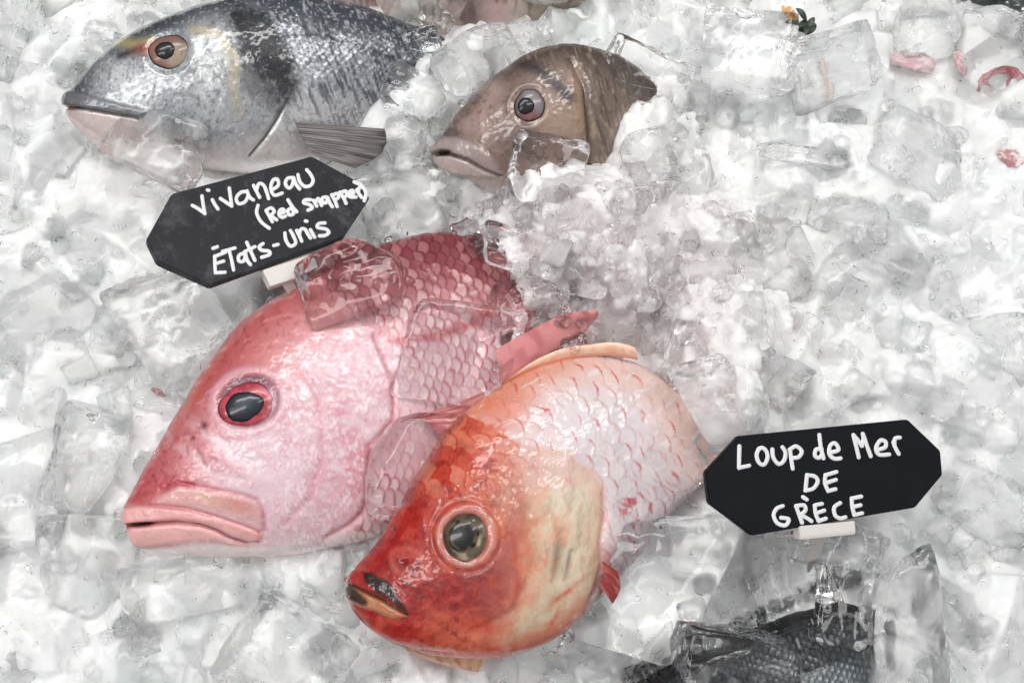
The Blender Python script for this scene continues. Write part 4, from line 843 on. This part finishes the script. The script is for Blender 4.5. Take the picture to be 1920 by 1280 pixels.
# ================================================================== SMALL THINGS IN THE ICE
def height_bed(px, py):
    p = at(px, py, 0); return float(bed_height(np.array(p[0]), np.array(p[1]))) - .014
def ribbon(name, label, cat, pts, width, z, lift, c1, c2, seed=1, curl=.6, thick=.0012):
    """a curled scrap of skin or shell: a bent strip along traced points, arched across its width"""
    q = catmull(pts, 60); d = np.gradient(q, axis=0); d /= np.linalg.norm(d, axis=1, keepdims=True) + 1e-9; nv = np.c_[-d[:, 1], d[:, 0]]
    w = np.asarray(width, float); w = np.interp(np.linspace(0, 1, 60), np.linspace(0, 1, len(w)), w)
    v = np.linspace(-1, 1, 24); px = q[:, None, :] + nv[:, None, :] * (w[:, None] * v)[..., None] / 2
    U, Vv = np.meshgrid(np.linspace(0, 1, 60), v, indexing='ij')
    o = at(*q[30], height_bed(*q[30]) + z); P = on_plane(px[..., 0], px[..., 1], o, np.array([0, 0, 1.0])); nz = fbm(U * 5, Vv * 2 + seed, seed)
    P[..., 2] += lift * (1 - curl * Vv ** 2) * np.sin(U * math.pi) ** .5 + .004 * (nz - .5)
    col = np.ones(U.shape + (3,)) * lin(c1); col = mixc(col, c2, sstep(.4, .65, fbm(U * 8, Vv * 3 + 7, seed + 3)))
    nu, nw = U.shape; i, j = np.meshgrid(np.arange(nu - 1), np.arange(nw - 1), indexing='ij')
    F = np.stack([i * nw + j, (i + 1) * nw + j, (i + 1) * nw + j + 1, i * nw + j + 1], -1).reshape(-1, 4)
    n = nu * nw; B = P.copy(); B[..., 2] -= thick
    rim = [(a, a + 1) for a in range(nw - 1)] + [(k * nw + nw - 1, (k + 1) * nw + nw - 1) for k in range(nu - 1)] + [((nu - 1) * nw + k + 1, (nu - 1) * nw + k) for k in range(nw - 1)] + [((k + 1) * nw, k * nw) for k in range(nu - 1)]
    S = np.array([(a, b, b + n, a + n) for a, b in rim])
    me = mesh_np(name, np.concatenate([P.reshape(-1, 3), B.reshape(-1, 3)]), np.concatenate([F, F[:, ::-1] + n, S]), True, np.concatenate([col.reshape(-1, 3)] * 2), np.full(2 * n, .5))
    bm = bmesh.new(); bm.from_mesh(me); bmesh.ops.recalc_face_normals(bm, faces=bm.faces); bm.to_mesh(me); bm.free()
    return tag(obj(name, me, FINM), label, cat)
ribbon('skin_scrap', 'dull pink flap of fish skin in the ice past the garnish sprig', 'fish scrap', [(1672, 112), (1715, 116), (1752, 128)], (18, 44, 20), .004, .008, (214, 182, 186), (230, 210, 212), 3)
ribbon('skin_scrap', 'small upright pink fold of fish skin beside the dull pink flap', 'fish scrap', [(1792, 98), (1800, 122), (1812, 140)], (14, 26, 16), .005, .008, (212, 166, 172), (234, 206, 208), 5)
ribbon('skin_scrap', 'curled reddish scrap arching out of the ice by the far edge', 'fish scrap', [(1834, 170), (1850, 148), (1885, 144), (1925, 156)], (6, 12, 15, 10), .005, .010, (178, 96, 104), (220, 168, 172), 7)
ribbon('skin_scrap', 'pale pink flat sliver standing in the ice beyond the brown bream tail', 'fish scrap', [(1536, 116), (1534, 142), (1546, 170), (1550, 194)], (8, 22, 26, 14), .005, .008, (232, 214, 208), (240, 226, 222), 9)
ribbon('skin_scrap', 'pinkish scrap frozen in the heap past the tilapia dorsal fin', 'fish scrap', [(1436, 590), (1458, 600), (1486, 618)], (14, 26, 14), .007, .007, (216, 184, 188), (230, 208, 211), 11)
ribbon('shell_piece', 'pink and white striped shell piece at the frame edge above the heap', 'shell', [(1868, 286), (1898, 302), (1930, 328)], (12, 36, 40), .005, .008, (196, 136, 142), (238, 226, 224), 13)
ribbon('skin_scrap', 'tiny reddish speck of skin in the ice left of the snapper eye', 'fish scrap', [(284, 728), (298, 736), (310, 742)], (6, 12, 5), .005, .005, (176, 120, 124), (220, 196, 196), 15)
# sprig of garnish
gp = at(1508, 42, .024); gt = thing('garnish_sprig', 'small grey green sprig with orange petal tuft lying on the ice', 'garnish', gp)
def leaf(name, p, ang, L, Wd, pitch, mat):
    u = np.linspace(0, 1, 14); v = np.linspace(-1, 1, 7); U, Vv = np.meshgrid(u, v, indexing='ij')
    X = U * L; Y = Vv * Wd * np.sin(np.clip(U * .94 + .05, 0, 1) * math.pi) ** .8; Z = L * pitch * np.sin(U * 2.2) + .25 * Wd * Vv ** 2
    c, s_ = math.cos(ang), math.sin(ang); P = np.stack([X * c - Y * s_, X * s_ + Y * c, Z], -1) + p
    nu, nw = U.shape; i, j = np.meshgrid(np.arange(nu - 1), np.arange(nw - 1), indexing='ij'); F = np.stack([i * nw + j, (i + 1) * nw + j, (i + 1) * nw + j + 1, i * nw + j + 1], -1).reshape(-1, 4)
    n = nu * nw; B = P.copy(); B[..., 2] -= .0006
    return attach(obj(name, mesh_np(name, np.concatenate([P.reshape(-1, 3), B.reshape(-1, 3)]), np.concatenate([F, F[:, ::-1] + n])), mat), gt)
GREEN = plain('herb_green', (62, 74, 62), .4, .3, .5); ORANGE = plain('petal_orange', (214, 158, 96), .5, 0, .3)
rg = np.random.default_rng(5)
for k in range(11): leaf('leaf', gp + np.array([rg.normal(.002, .004), rg.normal(-.004, .003), rg.uniform(0, .003)]), rg.uniform(0, 6.28), rg.uniform(.007, .013), rg.uniform(.0018, .0034), rg.uniform(.05, .4), GREEN)
for k in range(6): leaf('petal', gp + np.array([rg.normal(-.011, .003), rg.normal(.004, .002), .002]), rg.uniform(0, 6.28), rg.uniform(.004, .008), rg.uniform(.0014, .0024), rg.uniform(.1, .5), ORANGE)

# ================================================================== ICE PIECES
def ico(level):
    bm = bmesh.new(); bmesh.ops.create_icosphere(bm, subdivisions=level, radius=1)
    V = np.array([v.co for v in bm.verts]); F = np.array([[v.index for v in f.verts] for f in bm.faces]); bm.free(); return V / np.linalg.norm(V, axis=1, keepdims=True), F
ICO = {k: ico(k) for k in (2, 3, 4, 5)}
def n3(P, s, f):
    return fbm(P[:, 0] * f + P[:, 2] * f * .7 + s, P[:, 1] * f - P[:, 2] * f * .6 + s * 1.7, s, 3) - .5
def fragment(level, size, seed, p=16, cuts=4, boxy=1.0, wob=.05, dents=0):
    """a melted block: soft minimum over the six faces of a block and a few random fracture planes"""
    r = np.random.default_rng(seed); D, F = ICO[level]
    nrm = np.concatenate([np.eye(3), -np.eye(3)]) + r.normal(0, .10, (6, 3)); dist = np.r_[r.uniform(.85, 1.1, 6)]
    for _ in range(cuts):
        v = r.normal(0, 1, 3); v /= np.linalg.norm(v); nrm = np.concatenate([nrm, [v]]); dist = np.r_[dist, r.uniform(.72, 1.05) * (1 + .2 * (np.abs(v).sum() - 1))]
    nrm /= np.linalg.norm(nrm, axis=1, keepdims=True)
    q = np.maximum(D @ nrm.T, 0) / dist
    rr = (q ** p).sum(1) ** (-1 / p)
    rr = rr * (1 + wob * n3(D, seed % 97, 2.2) + wob * .4 * n3(D, seed % 89 + 3, 6))
    for _ in range(dents):
        v = r.normal(0, 1, 3); v /= np.linalg.norm(v); rr = rr - .22 * np.exp(-((1 - D @ v) / .10)) 
    return D * rr[:, None] * np.asarray(size) , F

# height of whatever already lies there, on a 2 mm grid
GS = .002; GX0, GY0 = -.64, -.46; GNX, GNY = 640, 470
HM = np.full((GNX, GNY), -.02)
for V in HITS:
    i = ((V[:, 0] - GX0) / GS).astype(int).clip(0, GNX - 1); j = ((V[:, 1] - GY0) / GS).astype(int).clip(0, GNY - 1); np.maximum.at(HM, (i, j), V[:, 2])
for _ in range(2):
    HM[1:-1, 1:-1] = np.maximum(HM[1:-1, 1:-1], (HM[:-2, 1:-1] + HM[2:, 1:-1] + HM[1:-1, :-2] + HM[1:-1, 2:]) / 4)
def height(x, y): return float(HM[int(np.clip((x - GX0) / GS, 0, GNX - 1)), int(np.clip((y - GY0) / GS, 0, GNY - 1))])
def settle(px, py, up=0.0):
    z = .02
    for _ in range(5):
        p = at(px, py, z); z = height(p[0], p[1]) + up
    return at(px, py, z)

VIS = [  # what of each fish and sign lies open to view, in photo pixels
    [(233, 960), (288, 852), (354, 740), (450, 607), (530, 550), (620, 500), (722, 458), (832, 433), (870, 450), (900, 480), (940, 570), (935, 600), (915, 740), (940, 720), (1020, 668), (1085, 610), (1030, 615), (950, 650), (920, 740), (866, 777), (762, 924), (735, 968), (700, 1005), (600, 1030), (520, 1040), (350, 1030), (258, 1022)],
    [(655, 1095), (702, 1023), (762, 924), (866, 777), (948, 717), (1057, 660), (1190, 648), (1226, 690), (1276, 760), (1300, 820), (1300, 880), (1262, 960), (1200, 985), (1128, 1060), (1085, 1160), (1003, 1212), (910, 1262), (780, 1250), (700, 1184), (652, 1130)],
    [(120, 180), (217, 83), (308, 33), (412, 0), (690, 8), (760, 50), (800, 90), (780, 160), (722, 215), (716, 268), (660, 312), (580, 300), (470, 312), (400, 300), (340, 250), (250, 265), (180, 270), (128, 230)],
    [(808, 284), (875, 186), (937, 139), (999, 93), (1065, 84), (1150, 104), (1160, 150), (1190, 204), (1186, 240), (1140, 315), (1095, 345), (950, 356), (850, 330), (815, 315)],
    [(1180, 1285), (1300, 1218), (1440, 1160), (1545, 1112), (1630, 1098), (1635, 1290)], [(1478, 38), (1520, 20), (1545, 45), (1535, 70), (1490, 66)], [(1660, 95), (1760, 110), (1750, 140), (1680, 135)], [(1828, 140), (1930, 135), (1930, 175), (1840, 180)], [(1865, 280), (1930, 290), (1930, 345)], [(1525, 112), (1545, 112), (1560, 200), (1540, 200)], [(1430, 580), (1490, 600), (1480, 625), (1440, 610)],
    [(655, 0), (780, 0), (1060, 0), (980, 36), (900, 40), (830, 40), (770, 42), (700, 14)],
    [(268, 455), (320, 360), (585, 290), (695, 370), (650, 450), (600, 470), (580, 500), (490, 520), (390, 540), (300, 500)],
    [(1313, 885), (1385, 815), (1705, 783), (1770, 885), (1720, 960), (1605, 990), (1500, 1005), (1410, 1005), (1322, 945)]]
_gx, _gy = np.meshgrid(np.arange(-100, 2030, 5.0), np.arange(-100, 1400, 5.0), indexing='ij')
VD = np.min([sdf(_gx, _gy, v) for v in VIS], axis=0)
def vis_d(px, py): return float(VD[int(np.clip((px + 100) / 5, 0, VD.shape[0] - 1)), int(np.clip((py + 100) / 5, 0, VD.shape[1] - 1))])

def chunk(name, label, cat, px, py, w, h, th, rot=0, up=.3, p=18, cuts=3, seed=1, mat=None, tilt=(0, 0), level=5, dents=0, wob=.05, group=None, z=None, core=False):
    V, F = fragment(level, (w * K / 2, h * K / 2, th * K / 2), seed, p, cuts, 1, wob, dents)
    me = mesh_np(name, V, F); o = obj(name, me, mat or ICE_CLEAR)
    q = settle(px, py, up * th * K) if z is None else at(px, py, z)
    o.location = q; o.rotation_euler = (math.radians(tilt[0]), math.radians(tilt[1]), math.radians(rot))
    return tag(o, label, cat, group)
HERO = [
 # label, px, py, w, h, thick, rot, up, p, cuts, seed, material, tilt, dents
 ('clear rounded ice cube resting on the snapper back against the sign clip', 660, 522, 180, 140, 85, 22, .26, 8, 4, 3, 'c', (4, -6), 1),
 ('flat glassy ice slab lying on the scaled flank of the snapper', 846, 664, 190, 180, 60, -10, .12, 14, 6, 8, 'c', (2, 3), 0),
 ('clear ice cube wedged on the snapper pectoral fin beside the tilapia nape', 775, 868, 165, 175, 70, 8, .34, 14, 5, 21, 'c', (-3, 4), 1),
 ('big clear rounded ice cube leaning on the tilapia belly', 1212, 1095, 200, 255, 150, -24, .50, 8, 3, 14, 'c', (10, -14), 1),
 ('clear arched ice cube in front of the brown bream chin', 1022, 318, 135, 135, 100, -6, .25, 6, 2, 5, 'c', (8, 6), 1),
 ('milky ice lump under the grey bream throat', 300, 275, 190, 125, 70, -22, .12, 14, 3, 31, 'm', (5, 5), 0),
 ('hollow clear ice cube below the sea bass sign, showing the dark fish through it', 1500, 1110, 130, 235, 120, 14, .55, 12, 3, 41, 'c', (-10, 12), 2),
 ('clear ice block with a dark window, beside the hollow cube below the sea bass sign', 1588, 1090, 120, 220, 120, -8, .50, 16, 3, 45, 'c', (-6, -10), 1),
 ('tall pale ice column beside the dark window cube at the near edge', 1676, 1190, 105, 225, 110, 3, .42, 12, 2, 47, 'm', (-4, 4), 0),
 ('jagged clear ice fragment sitting on the dark sea bass scales', 1385, 1238, 190, 120, 80, -8, .30, 40, 5, 52, 'c', (6, 4), 2),
 ('clear curved ice shard poking out beneath the tilapia throat', 985, 1255, 150, 70, 60, 38, .10, 14, 2, 55, 'c', (0, 8), 1),
 ('big smooth clear ice cube cut by the frame beside the snapper snout', 32, 922, 165, 215, 110, 8, .25, 9, 1, 60, 'c', (3, 0), 0),
 ('square ice block with a bright ridged edge below the snapper jaw', 520, 1225, 190, 190, 110, -36, .22, 26, 2, 62, 'm', (0, 4), 0),
 ('square clear ice block with a bright vertical ridge beyond the brown bream', 1400, 95, 155, 150, 90, -5, .30, 26, 1, 64, 'c', (3, -4), 0),
 ('clear sharp-edged ice block under the dark garnish in the far corner', 1560, 130, 170, 130, 80, 14, .22, 26, 2, 66, 'm', (3, 4), 0),
 ('flat clear ice slab over the brown bream tail with a dark straight edge', 1212, 145, 165, 95, 55, -24, .30, 40, 2, 68, 'c', (2, 6), 0),
 ('small bubbly clear ice piece beside the brown bream gill', 1222, 288, 110, 90, 60, 15, .25, 14, 3, 70, 'c', (3, 6), 2),
 ('clear wedge of ice in the far corner with bright parallel streaks', 1872, 120, 150, 100, 80, 28, .30, 30, 2, 72, 'c', (4, 3), 0),
 ('cloudy upright ice lump by the dark thing in the far corner', 1735, 55, 120, 130, 90, 12, .25, 14, 3, 74, 'm', (4, 3), 1),
 ('rounded cloudy ice lump between the grey and the brown bream', 775, 185, 110, 80, 70, -30, .30, 10, 2, 76, 'm', (4, 3), 0),
 ('small round ice lump touching the grey bream fin', 758, 250, 78, 74, 55, 10, .35, 8, 1, 78, 'm', (4, 3), 0),
 ('clear glassy ice lump touching the brown bream snout', 800, 250, 60, 62, 48, 30, .35, 8, 2, 79, 'c', (4, 3), 1),
 ('small ice pebble under the grey bream fin next to the brown lip', 772, 312, 76, 52, 46, -10, .35, 9, 2, 80, 'm', (4, 3), 0),
 ('clear teardrop of ice on the pale fish at the far edge', 820, 38, 62, 50, 45, -30, .35, 8, 1, 82, 'c', (4, 3), 1),
 ('flat round ice flake on the dark back of the grey bream', 786, 82, 66, 56, 24, 20, .40, 14, 2, 84, 'c', (4, 3), 0),
 ('large flat ice plate with a long crack below the snapper sign', 330, 585, 180, 190, 80, 35, .20, 30, 2, 86, 'm', (2, 3), 0),
 ('tall ice fin standing beside the snapper forehead', 158, 870, 110, 220, 90, -10, .25, 20, 3, 88, 'm', (4, 6), 0),
 ('clear ice lump by the snapper throat with round melt rings', 330, 1100, 200, 120, 90, 12, .18, 10, 2, 90, 'c', (3, 5), 1),
 ('bright flat ice sliver lying in the heap level with the brown bream chin', 1510, 292, 150, 34, 30, -8, .4, 20, 3, 92, 'm', (3, 3), 0),
 ('rounded frosted ice lump in front of the sea bass sign clip', 1560, 1030, 170, 80, 90, -6, .35, 9, 3, 101, 'm', (4, 4), 1),
 ('frosted ice lump heaped against the hidden end of the tilapia', 1345, 745, 130, 150, 80, 20, .1, 12, 4, 103, 'm', (3, 3), 0),
 ('reddened ice lump over the hidden snapper back beside the bare dorsal scales', 965, 470, 130, 80, 60, -12, .3, 12, 3, 94, 'c', (4, 5), 1),
 ('clear ice piece over the snapper back next to the flat glassy slab', 985, 570, 130, 95, 60, 12, .3, 14, 3, 96, 'c', (4, 5), 1),
]
for L, px, py, w, h, th, rot, up, p, cuts, sd, mt, tl, dn in HERO:
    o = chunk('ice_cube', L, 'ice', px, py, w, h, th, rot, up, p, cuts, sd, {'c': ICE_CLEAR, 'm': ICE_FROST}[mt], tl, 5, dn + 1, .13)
# ice pieces one can tell apart all over the heap
VARM = []
for k in range(16):
    V, F = fragment(4, (1, RNG.uniform(.75, 1), RNG.uniform(.5, .75)), 200 + k, RNG.choice([10, 14, 22, 34]), RNG.integers(2, 6), 1, .14, RNG.integers(0, 3))
    VARM.append(mesh_np('ice_chunk', V, F))
LAND = [((240, 960), "the snapper mouth"), ((410, 660), "the snapper forehead"), ((700, 1090), "the tilapia mouth"), ((860, 1250), "the tilapia throat"), ((130, 200), "the grey bream snout"), ((300, 30), "the grey bream crown"), ((480, 330), "the grey bream belly"),
        ((815, 290), "the brown bream lip"), ((1070, 60), "the brown bream back"), ((1190, 240), "the brown bream gill"), ((320, 450), "the snapper sign"), ((690, 400), "the snapper sign tip"), ((900, 440), "the snapper back"), ((1100, 590), "the snapper fin tip"), ((1200, 660), "the tilapia dorsal fin"),
        ((1310, 850), "the tilapia flank"), ((1320, 920), "the bass sign point"), ((1540, 790), "the bass sign top"), ((1770, 885), "the bass sign end"), ((1560, 1010), "the bass sign clip"), ((1250, 1250), "the sea bass back"), ((1500, 50), "the orange garnish"), ((1780, 125), "the pink scraps"), ((1910, 300), "the pink shell"), ((40, 920), "the clear edge cube"), ((520, 1220), "the ridged ice block")]
SIZE = ['small', 'middling', 'large']
SHAPE = ['blocky', 'wedge-shaped', 'rounded', 'angular']
used = set()
hp = [(q[1], q[2], .42 * (q[3] + q[4]) / 2) for q in HERO]
placed = list(hp); r = np.random.default_rng(77); made = 0
for tries in range(9000):
    if made >= 235: break
    px, py = r.uniform(-70, 1990), r.uniform(-60, 1340)
    heap = math.exp(-((px - 1000) / 330) ** 2 - ((py - 430) / 170) ** 2)
    R = r.uniform(46, 108) * (1 - .62 * heap) * (1.0 if tries < 2500 else .7 if tries < 5000 else .5)
    if vis_d(px, py) < R * .62: continue
    if any((px - a) ** 2 + (py - b) ** 2 < (.78 * (R + c)) ** 2 for a, b, c in placed): continue
    placed.append((px, py, R)); k = made % 16
    milky = r.random() < .4
    o = bpy.data.objects.new('ice_chunk', VARM[k]); C.objects.link(o)
    q = settle(px, py, -R * K * .42); o.location = q; s = R * K * 1.12
    o.scale = (s, s * r.uniform(.8, 1.05), s * r.uniform(.6, .95)); o.rotation_euler = (r.normal(0, .25), r.normal(0, .25), r.uniform(0, 6.28))
    if not VARM[k].materials: VARM[k].materials.append(ICE_CLEAR)
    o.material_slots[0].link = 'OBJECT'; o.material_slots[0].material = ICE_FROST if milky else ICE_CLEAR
    ds = sorted((math.hypot(px - a, py - b), n_) for (a, b), n_ in LAND)
    sz = SIZE[0 if R < 40 else 1 if R < 64 else 2]; look = 'cloudy' if milky else 'clear'; shp = SHAPE[k % 4]
    lab = f"{sz} {look} {shp} ice chunk nearest {ds[0][1]}"
    if lab in used: lab = f"{sz} {look} {shp} ice chunk between {ds[0][1]} and {ds[1][1]}"
    if lab in used: lab = f"{sz} {look} {shp} ice chunk past {ds[0][1]} towards {ds[2][1]}"
    used.add(lab); tag(o, lab, 'ice', 'ice chunks of the fish bed'); made += 1
print('chunks', made, 'labels', len(used))

# crushed ice between and over everything: nobody could count it
Vs, Fs, k0 = [], [], 0
VAR3 = [fragment(3, (1, r.uniform(.7, 1), r.uniform(.5, .9)), 400 + k, r.choice([10, 16, 30]), r.integers(3, 7), 1, .10, 0) for k in range(14)]
VAR2 = [(V_ * r.uniform(.8, 1.1), F_) for V_, F_ in (fragment(2, (1, r.uniform(.6, 1), r.uniform(.5, .9)), 500 + k, 14, 4, 1, .1, 0) for k in range(10))]
def grain(px, py, R, up, V, F):
    global k0
    a, b_ = r.uniform(0, 6.28, 2); ca, sa = math.cos(a), math.sin(a); cb, sb = math.cos(b_), math.sin(b_)
    M = np.array([[ca, -sa, 0], [sa, ca, 0], [0, 0, 1]]) @ np.array([[1, 0, 0], [0, cb, -sb], [0, sb, cb]])
    Vs.append(V @ M.T * R * K + settle(px, py, R * K * up)); Fs.append(F + k0); k0 += len(V)
cnt = 0
while cnt < 620:
    px, py = r.uniform(-60, 1980), r.uniform(-50, 1330)
    heap = .6 * math.exp(-((px - 1020) / 330) ** 2 - ((py - 440) / 200) ** 2) + .6 * math.exp(-((px - 1250) / 200) ** 2 - ((py - 1150) / 140) ** 2) + .5 * math.exp(-((px - 780) / 90) ** 2 - ((py - 300) / 130) ** 2)
    if r.random() > .12 + .5 * heap: continue
    R = r.uniform(6, 16) + (r.random() < .4) * r.uniform(0, 14)
    if vis_d(px, py) < R * .5 or any((px - a) ** 2 + (py - b) ** 2 < (c * 1.05) ** 2 for a, b, c in hp): continue
    grain(px, py, R, r.uniform(-.6, .25), *VAR3[cnt % 14]); cnt += 1
cnt = 0
while cnt < 1500:                                                    # fine wet grains that glint
    px, py = r.uniform(-20, 1940), r.uniform(-20, 1300); heap = math.exp(-((px - 1050) / 420) ** 2 - ((py - 450) / 300) ** 2)
    if r.random() > .25 + heap: continue
    R = r.uniform(2.5, 6.5)
    if vis_d(px, py) < R: continue
    grain(px, py, R, r.uniform(-.2, .6), *VAR2[cnt % 10]); cnt += 1
cnt = 0
while cnt < 330:                                                     # chips pressed against the fish
    poly = VIS[(0, 1, 2, 3, 4)[r.integers(0, 5)]]; k = r.integers(0, len(poly)); (ax, ay), (bx, by) = poly[k], poly[(k + 1) % len(poly)]; u = r.random()
    R = r.uniform(6, 17); px, py = ax + (bx - ax) * u + r.normal(0, 7), ay + (by - ay) * u + r.normal(0, 7)
    if not (-20 < px < 1940 and -20 < py < 1300) or vis_d(px, py) < R * .75 or math.hypot(bx - ax, by - ay) < r.uniform(0, 160): continue
    grain(px, py, R, r.uniform(-.5, .3), *VAR3[cnt % 14]); cnt += 1
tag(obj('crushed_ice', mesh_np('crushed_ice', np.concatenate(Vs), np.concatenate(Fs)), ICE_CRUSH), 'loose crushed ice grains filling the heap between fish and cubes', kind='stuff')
